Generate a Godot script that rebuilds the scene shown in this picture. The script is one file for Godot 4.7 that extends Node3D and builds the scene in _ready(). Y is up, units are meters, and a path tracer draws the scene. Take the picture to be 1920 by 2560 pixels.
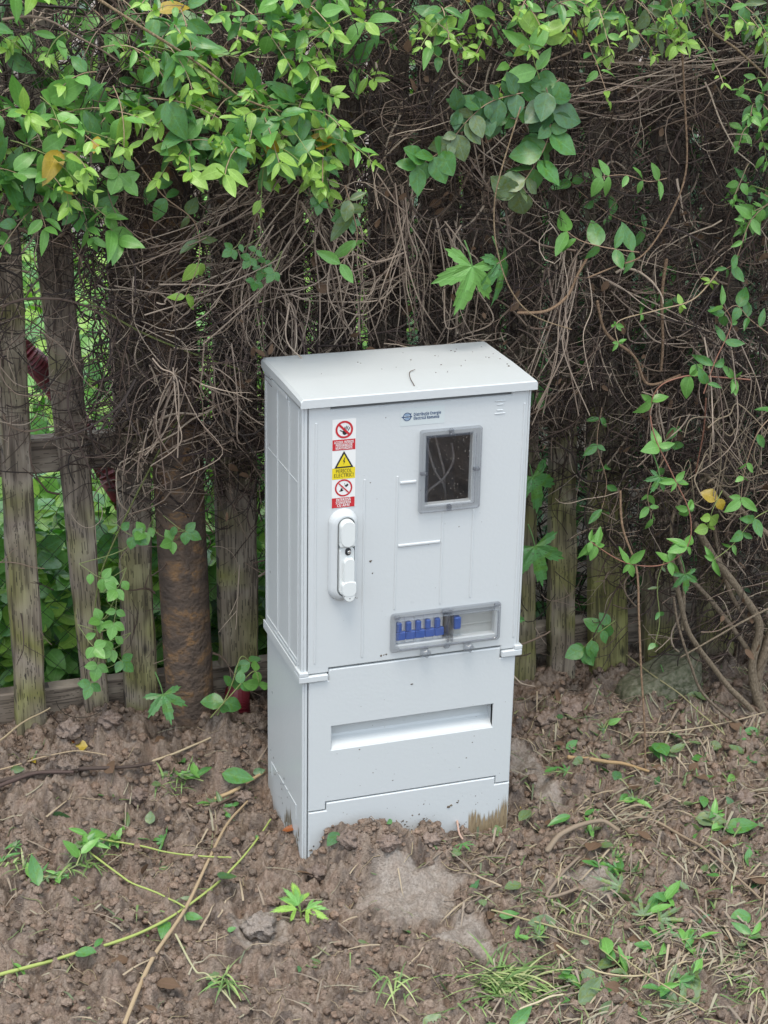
extends Node3D

# ---------------------------------------------------------------- camera numbers (solved from the cabinet's edges)
const D2S := 1920.0 / 1659.0
const FPX := 4513.36
const CAM := Vector3(-0.8185, 1.8139, 2.7901)
const PITCH := 0.3638
const YAW := 0.3341
const ROLL := 0.0201
var FW: Vector3
var RT: Vector3
var UPV: Vector3
var rng := RandomNumberGenerator.new()
var used := {}
var n_soft := FastNoiseLite.new()
var n_mid := FastNoiseLite.new()
var n_cell := FastNoiseLite.new()
var n_cell2 := FastNoiseLite.new()
var n_fine := FastNoiseLite.new()
var n_slab := FastNoiseLite.new()
var M := {}
var LM := {}          # leaf meshes: kind -> tone -> [shapes]

func axes() -> void:
	FW = Vector3(sin(YAW) * cos(PITCH), -sin(PITCH), -cos(YAW) * cos(PITCH))
	var r := Vector3(cos(YAW), 0, sin(YAW))
	var u := r.cross(FW)
	RT = r * cos(ROLL) + u * sin(ROLL)
	UPV = -r * sin(ROLL) + u * cos(ROLL)

func ray(dx: float, dy: float) -> Vector3:
	return FW + RT * ((dx * D2S - 960.0) / FPX) - UPV * ((dy * D2S - 1280.0) / FPX)

# a point of the photograph on the upright plane z
func pz(dx: float, dy: float, z: float) -> Vector3:
	var d := ray(dx, dy)
	return CAM + d * ((z - CAM.z) / d.z)

# a point of the photograph on the soil
func pg(dx: float, dy: float) -> Vector3:
	var d := ray(dx, dy)
	var t := 2.2
	while t < 7.0:
		var p := CAM + d * t
		if p.y < gh(p.x, p.z):
			return p
		t += 0.004
	return CAM + d * t

# ---------------------------------------------------------------- naming helpers
func numbered(called: String) -> String:
	if not used.has(called):
		used[called] = 0
		return called
	used[called] += 1
	return "%s_%03d" % [called, used[called]]

func meta(o: Node, label: String, category: String, group := "", kind := "") -> void:
	if label: o.set_meta("label", label)
	if category: o.set_meta("category", category)
	if group: o.set_meta("group", group)
	if kind: o.set_meta("kind", kind)

func thing(called: String, at: Vector3, label: String, category: String, group := "") -> Node3D:
	var o := Node3D.new()
	o.name = numbered(called)
	add_child(o)
	o.position = at
	meta(o, label, category, group)
	return o

func r01() -> float:
	return rng.randf()

func rr(a: float, b: float) -> float:
	return rng.randf_range(a, b)

func lin(r: float, g: float, b: float) -> Color:
	return Color(r, g, b).linear_to_srgb()

# ---------------------------------------------------------------- mesh collector
class MB:
	var v := PackedVector3Array()
	var n := PackedVector3Array()
	var c := PackedColorArray()
	var uv := PackedVector2Array()
	var ix := PackedInt32Array()
	var col := Color(1, 1, 1)
	var off := Vector3.ZERO

	func vert(p: Vector3, nn: Vector3, t := Vector2.ZERO) -> int:
		v.append(p - off); n.append(nn); c.append(col); uv.append(t)
		return v.size() - 1

	func tri(a: Vector3, b: Vector3, d: Vector3) -> void:      # counter-clockwise seen from outside
		var nn := (b - a).cross(d - a)
		if nn.length_squared() < 1e-18:
			return
		nn = nn.normalized()
		var i := vert(a, nn); vert(b, nn); vert(d, nn)
		ix.append_array([i, i + 2, i + 1])

	func quad(a: Vector3, b: Vector3, d: Vector3, e: Vector3) -> void:
		var nn := (d - a).cross(e - b).normalized()
		var i := vert(a, nn, Vector2(0, 0)); vert(b, nn, Vector2(1, 0)); vert(d, nn, Vector2(1, 1)); vert(e, nn, Vector2(0, 1))
		ix.append_array([i, i + 2, i + 1, i, i + 3, i + 2])

	func quado(m: Vector3, a: Vector3, b: Vector3, d: Vector3, e: Vector3) -> void:      # turned away from m
		if (d - a).cross(e - b).dot((a + d) * 0.5 - m) < 0.0:
			quad(e, d, b, a)
		else:
			quad(a, b, d, e)

	func box(a: Vector3, b: Vector3, bev := 0.0) -> void:
		# chamfered box between corners a and b
		var m := (a + b) * 0.5
		var h := (b - a).abs() * 0.5
		var k := minf(bev, minf(h.x, minf(h.y, h.z)) * 0.98)
		var ax := [Vector3(1, 0, 0), Vector3(0, 1, 0), Vector3(0, 0, 1)]
		for i in 3:
			var j := (i + 1) % 3
			var l := (i + 2) % 3
			for s: float in [-1.0, 1.0]:
				var o: Vector3 = m + ax[i] * h[i] * s
				var p: Vector3 = ax[j] * (h[j] - k) * s
				var q: Vector3 = ax[l] * (h[l] - k)
				quad(o - p - q, o + p - q, o + p + q, o - p + q)
			if k > 0.0:
				for s1: float in [-1.0, 1.0]:
					for s2: float in [-1.0, 1.0]:
						var c1: Vector3 = m + ax[j] * h[j] * s1 + ax[l] * (h[l] - k) * s2
						var c2: Vector3 = m + ax[j] * (h[j] - k) * s1 + ax[l] * h[l] * s2
						var e: Vector3 = ax[i] * (h[i] - k)
						quado(m, c1 - e, c1 + e, c2 + e, c2 - e)
		if k > 0.0:
			for sx: float in [-1.0, 1.0]:
				for sy: float in [-1.0, 1.0]:
					for sz: float in [-1.0, 1.0]:
						var px := m + Vector3(h.x * sx, (h.y - k) * sy, (h.z - k) * sz)
						var py := m + Vector3((h.x - k) * sx, h.y * sy, (h.z - k) * sz)
						var pz := m + Vector3((h.x - k) * sx, (h.y - k) * sy, h.z * sz)
						if sx * sy * sz > 0.0:
							tri(px, py, pz)
						else:
							tri(px, pz, py)

	func tube(pts: PackedVector3Array, r0: float, r1: float, sides := 4, cap := true, wob := 0.0, rg: RandomNumberGenerator = null) -> void:
		var m := pts.size()
		if m < 2:
			return
		var t := (pts[1] - pts[0]).normalized()
		var u := t.cross(Vector3(0.31, 0.77, 0.55)).normalized()
		var first := v.size()
		for i in m:
			var t2 := (pts[mini(i + 1, m - 1)] - pts[maxi(i - 1, 0)]).normalized()
			u = (u - t2 * u.dot(t2)).normalized()
			var w := t2.cross(u)
			var f := float(i) / (m - 1)
			var r := lerpf(r0, r1, f)
			if wob > 0.0:
				r *= 1.0 + rg.randf_range(-wob, wob)
			for k in sides:
				var a := TAU * k / sides
				var d := u * cos(a) + w * sin(a)
				vert(pts[i] + d * r, d, Vector2(float(k) / sides, f * m * 0.25))
		for i in m - 1:
			for k in sides:
				var a := first + i * sides + k
				var b := first + i * sides + (k + 1) % sides
				ix.append_array([a, a + sides, b, b, a + sides, b + sides])
		if cap:
			for e in 2:
				var base := first + (m - 1) * sides * e
				var dirn := (pts[m - 1] - pts[m - 2]).normalized() if e == 1 else (pts[0] - pts[1]).normalized()
				var ci := vert(pts[(m - 1) * e] + dirn * (r1 if e == 1 else r0) * 0.3, dirn)
				for k in sides:
					var a := base + k
					var b := base + (k + 1) % sides
					if e == 1: ix.append_array([ci, b, a])
					else: ix.append_array([ci, a, b])

	# a flat shape facing +z, at height z
	func flat(poly: PackedVector2Array, z: float) -> void:
		var t := Geometry2D.triangulate_polygon(poly)
		for i in range(0, t.size(), 3):
			var a := poly[t[i]]
			var b := poly[t[i + 1]]
			var d := poly[t[i + 2]]
			if (b - a).cross(d - a) < 0.0:
				var s := b
				b = d
				d = s
			tri(Vector3(a.x, a.y, z), Vector3(b.x, b.y, z), Vector3(d.x, d.y, z))

	# stacked outlines (all with the same count), lofted; last one closed
	func loft(rings: Array, close_last := true, smooth := true) -> void:
		var m: int = rings[0].size()
		if smooth:
			var first := v.size()
			for i in rings.size():
				for k in m:
					var p: Vector3 = rings[i][k]
					var du: Vector3 = rings[i][(k + 1) % m] - rings[i][(k + m - 1) % m]
					var dv: Vector3 = rings[mini(i + 1, rings.size() - 1)][k] - rings[maxi(i - 1, 0)][k]
					vert(p, du.cross(dv).normalized())
			for i in rings.size() - 1:
				for k in m:
					var a := first + i * m + k
					var b := first + i * m + (k + 1) % m
					ix.append_array([a, a + m, b, b, a + m, b + m])
		else:
			for i in rings.size() - 1:
				for k in m:
					quad(rings[i][k], rings[i][(k + 1) % m], rings[i + 1][(k + 1) % m], rings[i + 1][k])
		if close_last:
			var l: Array = rings[rings.size() - 1]
			var cc := Vector3.ZERO
			for p: Vector3 in l: cc += p
			cc /= m
			for k in m:
				tri(cc, l[k], l[(k + 1) % m])

	func mesh(mat: Material) -> ArrayMesh:
		var a := []
		a.resize(Mesh.ARRAY_MAX)
		a[Mesh.ARRAY_VERTEX] = v
		a[Mesh.ARRAY_NORMAL] = n
		a[Mesh.ARRAY_COLOR] = c
		a[Mesh.ARRAY_TEX_UV] = uv
		a[Mesh.ARRAY_INDEX] = ix
		var m := ArrayMesh.new()
		m.add_surface_from_arrays(Mesh.PRIMITIVE_TRIANGLES, a)
		m.surface_set_material(0, mat)
		return m

func mb(off := Vector3.ZERO, col := Color(1, 1, 1)) -> MB:
	var b := MB.new()
	b.off = off
	b.col = col
	return b

func put(b: MB, called: String, mat: Material, parent: Node = null) -> MeshInstance3D:
	var o := MeshInstance3D.new()
	o.mesh = b.mesh(mat)
	if parent:
		o.name = called
		parent.add_child(o, true)
	else:
		o.name = numbered(called)
		add_child(o)
	return o

func curve(pts: Array, per := 5) -> PackedVector3Array:      # Catmull-Rom
	var o := PackedVector3Array()
	for i in pts.size() - 1:
		var a: Vector3 = pts[maxi(i - 1, 0)]
		var b: Vector3 = pts[i]
		var c: Vector3 = pts[i + 1]
		var d: Vector3 = pts[mini(i + 2, pts.size() - 1)]
		for k in per:
			o.append(b.cubic_interpolate(c, a, d, float(k) / per))
	o.append(pts[pts.size() - 1])
	return o

# rectilinear plate in the xy plane: cells of the outline minus holes, front edge chamfered
func plate(b: MB, outline: Array, holes: Array, z0: float, z1: float, bev: float, extra_x := [], extra_y := []) -> void:
	var xs := {}
	var ys := {}
	for r: Rect2 in outline + holes:
		xs[r.position.x] = 1; xs[r.end.x] = 1; ys[r.position.y] = 1; ys[r.end.y] = 1
	for e in extra_x: xs[e] = 1
	for e in extra_y: ys[e] = 1
	var X: Array = xs.keys(); X.sort()
	var Y: Array = ys.keys(); Y.sort()
	var cut := func(l: Array) -> Array:
		var o := []
		for e: float in l:
			if o.is_empty() or e - o[-1] > 1e-5: o.append(e)
		return o
	X = cut.call(X); Y = cut.call(Y)
	var nx := X.size() - 1
	var ny := Y.size() - 1
	var inn := func(i: int, j: int) -> bool:
		if i < 0 or j < 0 or i >= nx or j >= ny: return false
		var p := Vector2((X[i] + X[i + 1]) * 0.5, (Y[j] + Y[j + 1]) * 0.5)
		for h: Rect2 in holes:
			if h.has_point(p): return false
		for r: Rect2 in outline:
			if r.has_point(p): return true
		return false
	var occ := {}
	for i in range(-1, nx + 1):
		for j in range(-1, ny + 1):
			occ[Vector2i(i, j)] = inn.call(i, j)
	var f := func(i: int, j: int) -> Vector3:
		var s := Vector2.ZERO
		var cnt := 0
		var e := Vector2.ZERO
		for q in [[-1, -1], [0, -1], [-1, 0], [0, 0]]:
			var d := Vector2(q[0] * 2 + 1, q[1] * 2 + 1)
			if occ[Vector2i(i + q[0], j + q[1])]:
				cnt += 1; s += d
			else:
				e += d
		var sh := Vector2.ZERO
		if cnt == 1: sh = s
		elif cnt == 2: sh = s * 0.5
		elif cnt == 3: sh = -e
		return Vector3(X[i] + sh.x * bev, Y[j] + sh.y * bev, z1)
	var g := func(i: int, j: int, z: float) -> Vector3:
		return Vector3(X[i], Y[j], z)
	for i in nx:
		for j in ny:
			if not occ[Vector2i(i, j)]: continue
			b.quad(f.call(i, j), f.call(i + 1, j), f.call(i + 1, j + 1), f.call(i, j + 1))
			b.quad(g.call(i, j, z0), g.call(i, j + 1, z0), g.call(i + 1, j + 1, z0), g.call(i + 1, j, z0))
			for e in [[0, -1, i, j, i + 1, j], [0, 1, i + 1, j + 1, i, j + 1], [-1, 0, i, j + 1, i, j], [1, 0, i + 1, j, i + 1, j + 1]]:
				if occ[Vector2i(i + e[0], j + e[1])]: continue
				var zm := z1 - bev
				if bev > 0.0:
					b.quad(g.call(e[2], e[3], zm), g.call(e[4], e[5], zm), f.call(e[4], e[5]), f.call(e[2], e[3]))
				b.quad(g.call(e[2], e[3], z0), g.call(e[4], e[5], z0), g.call(e[4], e[5], zm), g.call(e[2], e[3], zm))

# a pill or rounded rectangle outline, counter-clockwise
func rrect(cx: float, cy: float, w: float, h: float, r: float, z: float, seg := 6) -> Array:
	var o := []
	r = minf(r, minf(w, h) * 0.5 - 0.00005)
	for q in 4:
		var sx: float = [1, -1, -1, 1][q]
		var sy: float = [1, 1, -1, -1][q]
		for k in seg + 1:
			var a := PI * 0.5 * (q + float(k) / seg)
			o.append(Vector3(cx + sx * (w * 0.5 - r) + cos(a) * r, cy + sy * (h * 0.5 - r) + sin(a) * r, z))
	return o

# ---------------------------------------------------------------- materials
func std(col: Color, rough: float, vc := false) -> StandardMaterial3D:
	var m := StandardMaterial3D.new()
	m.albedo_color = col
	m.roughness = rough
	m.vertex_color_use_as_albedo = vc
	return m

func noise_tex(freq: float, oct: int, sd: int, ramp: Array, size := 512, typ := FastNoiseLite.TYPE_SIMPLEX_SMOOTH) -> NoiseTexture2D:
	var n := FastNoiseLite.new()
	n.noise_type = typ
	n.frequency = freq
	n.fractal_octaves = oct
	n.seed = sd
	var t := NoiseTexture2D.new()
	t.width = size
	t.height = size
	t.seamless = true
	t.noise = n
	if ramp:
		var g := Gradient.new()
		var o := PackedFloat32Array()
		var c := PackedColorArray()
		for e in ramp:
			o.append(e[0]); c.append(e[1])
		g.offsets = o
		g.colors = c
		t.color_ramp = g
	return t

func normal_tex(freq: float, oct: int, sd: int, strength: float, size := 512) -> NoiseTexture2D:
	var t := noise_tex(freq, oct, sd, [], size)
	t.as_normal_map = true
	t.bump_strength = strength
	return t

func tri_map(m: StandardMaterial3D, s: float) -> void:
	m.uv1_triplanar = true
	m.uv1_world_triplanar = true
	m.uv1_scale = Vector3(s, s, s)

func leaf_image(spots := false) -> ImageTexture:
	var im := Image.create(96, 128, false, Image.FORMAT_RGB8)
	var nn := FastNoiseLite.new()
	nn.seed = 5; nn.frequency = 0.06
	for y in 128:
		for x in 96:
			var u := absf(x / 95.0 - 0.5) * 2.0
			var v := y / 127.0
			var s := 0.9 + 0.07 * nn.get_noise_2d(x, y)
			var q := fposmod(v * 7.0 - u * 1.5, 1.0)
			s += 0.07 * exp(-pow((q - 0.5) / 0.07, 2.0)) * (1.0 - u * 0.7)
			s -= 0.05 * exp(-pow((q - 0.62) / 0.07, 2.0)) * (1.0 - u * 0.7)
			var mid := exp(-pow(u / 0.045, 2.0))
			s += 0.12 * mid
			var b := 1.0 + 0.25 * mid
			var pix := Color(clampf(s * (1.0 + 0.06 * mid), 0, 1), clampf(s, 0, 1), clampf(s * b * 0.95, 0, 1))
			if spots:
				var sp := nn.get_noise_2d(x * 4.0 + 300.0, y * 4.0)
				var patch := nn.get_noise_2d(x * 0.6 + 90.0, y * 0.6)
				pix = pix.lerp(Color(1.0, 0.93, 0.55) * pix, clampf(patch * 1.8, 0, 0.6))
				if sp > 0.42: pix = pix.lerp(Color(0.75, 0.42, 0.45), clampf((sp - 0.42) * 6.0, 0, 0.8))
			im.set_pixel(x, y, pix)
	return ImageTexture.create_from_image(im)

func wood_image(base: Color, dark: Color, pale: Color, sd: int) -> ImageTexture:
	var w := 192
	var h := 768
	var im := Image.create(w, h, false, Image.FORMAT_RGB8)
	var a := FastNoiseLite.new()
	a.seed = sd; a.frequency = 1.0; a.fractal_octaves = 3
	var b := FastNoiseLite.new()
	b.seed = sd + 1; b.frequency = 1.0; b.fractal_octaves = 2
	for y in h:
		for x in w:
			var warp := b.get_noise_2d(x * 0.010, y * 0.004) * 6.0
			var s := a.get_noise_2d((x + warp) * 0.11, y * 0.006)
			var f := a.get_noise_2d((x + warp) * 0.55 + 90.0, y * 0.014)
			var p := b.get_noise_2d(x * 0.02 + 40.0, y * 0.012)
			var c := base.lerp(dark, clampf(-s * 1.6 + 0.1, 0, 1)).lerp(pale, clampf(p * 1.3 + f * 0.5, 0, 0.75))
			if f < -0.40: c = c.lerp(dark * 0.6, 0.85)
			for kn: Vector2 in [Vector2(60, 140), Vector2(140, 470), Vector2(30, 640)]:
				var kd := Vector2((x - kn.x) * 1.6, (y - kn.y) * 0.9).length()
				if kd < 9.0: c = c.lerp(dark * 0.5, 0.85 * (1.0 - kd / 9.0) + 0.1)
			im.set_pixel(x, y, c)
	return ImageTexture.create_from_image(im)

func make_materials() -> void:
	# cabinet plastic: light grey, slightly uneven gloss
	var pl := std(lin(0.552, 0.574, 0.578), 0.36)
	pl.roughness_texture = noise_tex(0.012, 4, 3, [[0.0, Color(0.75, 0.75, 0.75)], [1.0, Color(1, 1, 1)]], 256)
	pl.normal_enabled = true
	pl.normal_texture = normal_tex(0.09, 3, 8, 1.2, 256)
	pl.normal_scale = 0.12
	tri_map(pl, 4.0)
	M.plastic = pl
	M.handle = std(lin(0.66, 0.68, 0.665), 0.33)
	M.inner = std(lin(0.065, 0.080, 0.105), 0.7)
	M.module = std(lin(0.40, 0.41, 0.39), 0.5)
	M.cable = std(lin(0.16, 0.15, 0.15), 0.5)
	M.board = std(lin(0.62, 0.63, 0.6), 0.5)
	M.white = std(lin(0.74, 0.74, 0.72), 0.4)
	M.sheet = std(lin(0.545, 0.59, 0.59), 0.32)
	M.red = std(lin(0.50, 0.022, 0.03), 0.4)
	M.black = std(lin(0.02, 0.02, 0.022), 0.4)
	M.yellow = std(lin(0.72, 0.57, 0.02), 0.4)
	M.ink = std(lin(0.03, 0.07, 0.16), 0.4)
	M.ink_pale = std(lin(0.22, 0.32, 0.45), 0.4)
	M.blue = std(lin(0.035, 0.10, 0.36), 0.4)
	var me := std(lin(0.55, 0.55, 0.55), 0.25)
	me.metallic = 0.9
	M.metal = me
	var pane := StandardMaterial3D.new()
	pane.albedo_color = Color(0.3, 0.32, 0.33, 0.02)
	pane.transparency = BaseMaterial3D.TRANSPARENCY_ALPHA
	pane.roughness = 0.02
	M.pane = pane
	var clear := StandardMaterial3D.new()
	clear.albedo_color = Color(0.40, 0.42, 0.46, 0.30)
	clear.transparency = BaseMaterial3D.TRANSPARENCY_ALPHA
	clear.roughness = 0.12
	M.clear = clear
	# soil and mud
	var so := std(Color(1, 1, 1), 0.66, true)
	so.normal_enabled = true
	so.normal_texture = normal_tex(0.06, 5, 21, 14.0, 1024)
	so.normal_scale = 1.0
	so.albedo_texture = noise_tex(0.03, 5, 22, [[0.0, Color(0.62, 0.60, 0.58)], [0.35, Color(0.80, 0.78, 0.76)], [0.6, Color(0.93, 0.92, 0.91)], [1.0, Color(1, 1, 1)]], 1024)
	so.roughness_texture = noise_tex(0.015, 4, 23, [[0.0, Color(0.55, 0.55, 0.55)], [1.0, Color(1, 1, 1)]], 512)
	tri_map(so, 5.0)
	M.soil = so
	M.mud = std(Color(1, 1, 1), 0.7, true)
	# dry stems, leaves
	M.twig = std(Color(1, 1, 1), 0.8, true)
	var bk := std(Color(1, 1, 1), 0.85, true)
	bk.albedo_texture = noise_tex(0.04, 4, 31, [[0.0, Color(0.55, 0.52, 0.5)], [0.45, Color(0.85, 0.83, 0.8)], [1.0, Color(1, 1, 1)]], 512)
	bk.normal_enabled = true
	bk.normal_texture = normal_tex(0.05, 4, 32, 9.0, 512)
	tri_map(bk, 9.0)
	bk.uv1_scale = Vector3(14, 3.5, 14)
	M.bark = bk
	M.straw = std(Color(1, 1, 1), 0.7, true)
	var lt := leaf_image()
	var lt2 := leaf_image(true)
	for e in [["dark", Color(0.070, 0.185, 0.080)], ["mid", Color(0.100, 0.275, 0.085)], ["fresh", Color(0.185, 0.420, 0.100)], ["tip", Color(0.33, 0.55, 0.11)], ["yellow", Color(0.46, 0.33, 0.035)], ["pale", Color(0.15, 0.23, 0.12)], ["orange", Color(0.32, 0.10, 0.03)], ["brown", Color(0.13, 0.075, 0.045)]]:
		var m := std((e[1] as Color).linear_to_srgb(), 0.38 if e[0] != "brown" else 0.8)
		m.albedo_texture = lt2 if e[0] in ["mid", "pale", "dark"] else lt
		m.texture_repeat = false
		if e[0] != "brown":
			m.backlight_enabled = true
			var q: Color = e[1]
			m.backlight = Color(q.r * 0.9, q.g * 0.9, q.b * 0.5).linear_to_srgb()
		M["leaf_" + e[0]] = m
	var g := std(Color(1, 1, 1), 0.5, true)
	g.backlight_enabled = true
	g.backlight = lin(0.05, 0.09, 0.02)
	M.green = g
	# timber
	var w1 := std(Color(1, 1, 1), 0.85, true)
	w1.albedo_texture = wood_image(lin(0.20, 0.162, 0.125), lin(0.075, 0.057, 0.044), lin(0.33, 0.28, 0.22), 51)
	M.wood = w1
	var ru := std(Color(1, 1, 1), 0.85)
	ru.albedo_texture = noise_tex(0.007, 6, 61, [[0.0, lin(0.05, 0.037, 0.030)], [0.45, lin(0.10, 0.070, 0.052)], [0.60, lin(0.125, 0.085, 0.060)], [0.70, lin(0.20, 0.115, 0.058)], [0.76, lin(0.26, 0.145, 0.062)], [0.82, lin(0.14, 0.092, 0.06)], [1.0, lin(0.12, 0.082, 0.058)]], 1024)
	ru.normal_enabled = true
	ru.normal_texture = normal_tex(0.06, 4, 62, 5.0, 512)
	tri_map(ru, 2.6)
	M.rust = ru
	var st := std(Color(1, 1, 1), 0.9)
	st.albedo_texture = noise_tex(0.03, 5, 71, [[0.0, lin(0.05, 0.06, 0.03)], [0.4, lin(0.10, 0.105, 0.06)], [0.6, lin(0.17, 0.165, 0.11)], [1.0, lin(0.24, 0.22, 0.17)]], 512)
	st.normal_enabled = true
	st.normal_texture = normal_tex(0.06, 5, 72, 7.0, 512)
	tri_map(st, 4.0)
	M.stone = st
	M.conduit = std(lin(0.13, 0.012, 0.02), 0.45)  # duct red, darkened to stand for the shade it lies in
	M.wire = std(lin(0.02, 0.025, 0.022), 0.5)

# ---------------------------------------------------------------- leaf shapes: base at the origin, tip along +y, face +z, length 1
func oval_leaf(mat: Material, wid: float, peak: float, bend: float, fold: float, twist: float, seg := 7) -> ArrayMesh:
	var b := mb()
	var rows := []
	for i in seg + 1:
		var t := float(i) / seg
		var w := wid * pow(sin(PI * pow(t, peak)), 0.85) if i > 0 and i < seg else (0.012 if i == 0 else 0.0)
		var cz := -bend * t * t
		var tw := twist * t
		var row := []
		for s: float in [-1.0, -0.5, 0.0, 0.5, 1.0]:
			var x := s * w
			var z := cz + fold * absf(x) * (1.0 - 0.35 * absf(s)) + 0.05 * wid * sin(t * 15.0 + s * 1.3) * absf(s)
			row.append(Vector3(x * cos(tw), t, z + x * sin(tw)))
		rows.append(row)
	var first := b.v.size()
	for i in seg + 1:
		for k in 5:
			var du: Vector3 = rows[i][mini(k + 1, 4)] - rows[i][maxi(k - 1, 0)]
			if i == seg or i == 0: du = Vector3(1, 0, 0)
			var dv: Vector3 = rows[mini(i + 1, seg)][k] - rows[maxi(i - 1, 0)][k]
			b.vert(rows[i][k], du.cross(dv).normalized(), Vector2(k / 4.0, float(i) / seg))
	for i in seg:
		for k in 4:
			var a := first + i * 5 + k
			b.ix.append_array([a, a + 5, a + 1, a + 1, a + 5, a + 6])
	return b.mesh(mat)

# lobed, toothed leaf (hop, buttercup): star outline about the stalk
func lobed_leaf(mat: Material, lobes: int, spread: float, narrow: float, teeth: float, droop: float) -> ArrayMesh:
	var b := mb()
	var n := 84
	var pts := []
	for i in n + 1:
		var a := lerpf(-spread, spread, float(i) / n)
		var best := 0.16
		var near := 9.0
		for l in lobes:
			var la := lerpf(-spread * 0.86, spread * 0.86, float(l) / (lobes - 1))
			var rad := 1.0 - 0.42 * pow(absf(la) / spread, 1.5)
			var d := absf(a - la)
			near = minf(near, d)
			var q := rad * (1.0 - pow(clampf(d / narrow, 0, 1), 1.25) * 0.72)
			if d < narrow * 1.4: best = maxf(best, q)
		best *= 1.0 - teeth * (i % 3) / 2.0
		pts.append([a, best, near])
	for i in n:
		var p := []
		for e in [pts[i], pts[i + 1]]:
			var r: float = e[1]
			var a: float = e[0]
			p.append(Vector3(sin(a) * r, cos(a) * r, -droop * r * r + 0.10 * minf(e[2] / narrow, 1.0) * r))
			var r2 := r * 0.55
			p.append(Vector3(sin(a) * r2, cos(a) * r2, -droop * r2 * r2 + 0.13 * minf(e[2] / narrow, 1.0) * r2))
		var c0 := Vector3.ZERO
		var uvs := func(q: Vector3) -> Vector2: return Vector2(0.5 + q.x * 0.4, clampf(q.y * 0.8, 0.02, 0.98))
		for t in [[c0, p[3], p[1]], [p[1], p[3], p[0]], [p[0], p[3], p[2]]]:
			var nn: Vector3 = (t[1] - t[0]).cross(t[2] - t[0])
			if nn.length() < 1e-9: continue
			nn = nn.normalized()
			if nn.z < 0: nn = -nn
			var k := b.vert(t[0], nn, uvs.call(t[0])); b.vert(t[1], nn, uvs.call(t[1])); b.vert(t[2], nn, uvs.call(t[2]))
			b.ix.append_array([k, k + 2, k + 1])
	return b.mesh(mat)

func make_leaves() -> void:
	for tone in ["dark", "mid", "fresh", "tip", "yellow", "pale", "orange", "brown"]:
		var m: Material = M["leaf_" + tone]
		LM["oval_" + tone] = []
		for k in 9:
			LM["oval_" + tone].append(oval_leaf(m, [0.23, 0.27, 0.19, 0.25, 0.30, 0.21, 0.17, 0.26, 0.24][k], [0.80, 0.74, 0.86, 0.78, 0.76, 0.92, 0.82, 0.70, 0.80][k], [0.16, 0.28, 0.05, -0.15, 0.42, 0.55, 0.22, 0.10, -0.3][k], [0.38, 0.30, 0.75, 0.45, 0.22, 0.5, 0.9, 0.15, 0.35][k], [0.1, -0.3, 0.4, -0.1, 0.25, 0.7, -0.6, 0.1, -0.5][k]))
		LM["round_" + tone] = [
			oval_leaf(m, 0.36, 0.80, 0.12, 0.20, 0.1), oval_leaf(m, 0.40, 0.84, 0.2, 0.15, -0.15), oval_leaf(m, 0.34, 0.76, -0.05, 0.3, 0.1)]
	LM.lobed_mid = [lobed_leaf(M.leaf_mid, 5, 2.2, 0.52, 0.12, 0.35), lobed_leaf(M.leaf_mid, 5, 2.0, 0.48, 0.14, 0.2)]
	LM.lobed_dark = [lobed_leaf(M.leaf_dark, 5, 2.2, 0.42, 0.12, 0.3), lobed_leaf(M.leaf_dark, 5, 2.0, 0.40, 0.14, 0.2)]
	LM.lobed_fresh = [lobed_leaf(M.leaf_fresh, 5, 2.2, 0.55, 0.12, 0.3)]
	LM.cut_mid = [lobed_leaf(M.leaf_mid, 5, 1.7, 0.26, 0.3, 0.1), lobed_leaf(M.leaf_pale, 5, 1.6, 0.28, 0.25, -0.1)]
	LM.cut_tip = [lobed_leaf(M.leaf_tip, 3, 1.0, 0.42, 0.16, 0.35), lobed_leaf(M.leaf_fresh, 5, 1.3, 0.36, 0.18, 0.3)]

func leaf_basis(dir: Vector3, nrm: Vector3, size: float, wide := 1.0) -> Basis:
	var y := dir.normalized()
	var z := (nrm - y * nrm.dot(y)).normalized()
	var x := y.cross(z)
	return Basis(x * size * wide, y * size, z * size)

func leaf(parent: Node3D, kind: String, p: Vector3, dir: Vector3, nrm: Vector3, size: float, called := "leaf", wide := 1.0) -> MeshInstance3D:
	var l: Array = LM[kind]
	var o := MeshInstance3D.new()
	o.mesh = l[rng.randi() % l.size()]
	o.name = called
	if parent:
		parent.add_child(o, true)
		o.transform = Transform3D(leaf_basis(dir, nrm, size, wide), p - parent.position)
	else:
		o.name = numbered(called)
		add_child(o)
		o.transform = Transform3D(leaf_basis(dir, nrm, size, wide), p)
	return o

func rvec() -> Vector3:
	return Vector3(rr(-1, 1), rr(-1, 1), rr(-1, 1))

# ---------------------------------------------------------------- ground
var smooth_spots := []
func py(dx: float, dy: float, y: float) -> Vector3:
	var d := ray(dx, dy)
	return CAM + d * ((y - CAM.y) / d.y)

func smooth_mask(x: float, z: float) -> float:
	var s := 0.0
	for e in smooth_spots:
		var dx: float = (x - e[0]) / e[2]
		var dz: float = (z - e[1]) / e[3]
		var w := n_soft.get_noise_2d(x * 9.0 + 30.0, z * 9.0) * 0.55
		s = maxf(s, smoothstep(1.25, 0.75, sqrt(dx * dx + dz * dz) + w))
	return s

func bump(x: float, z: float, cx: float, cz: float, rx: float, rz: float, h: float) -> float:
	var a := (x - cx) / rx
	var b := (z - cz) / rz
	return h * exp(-(a * a + b * b))

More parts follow.
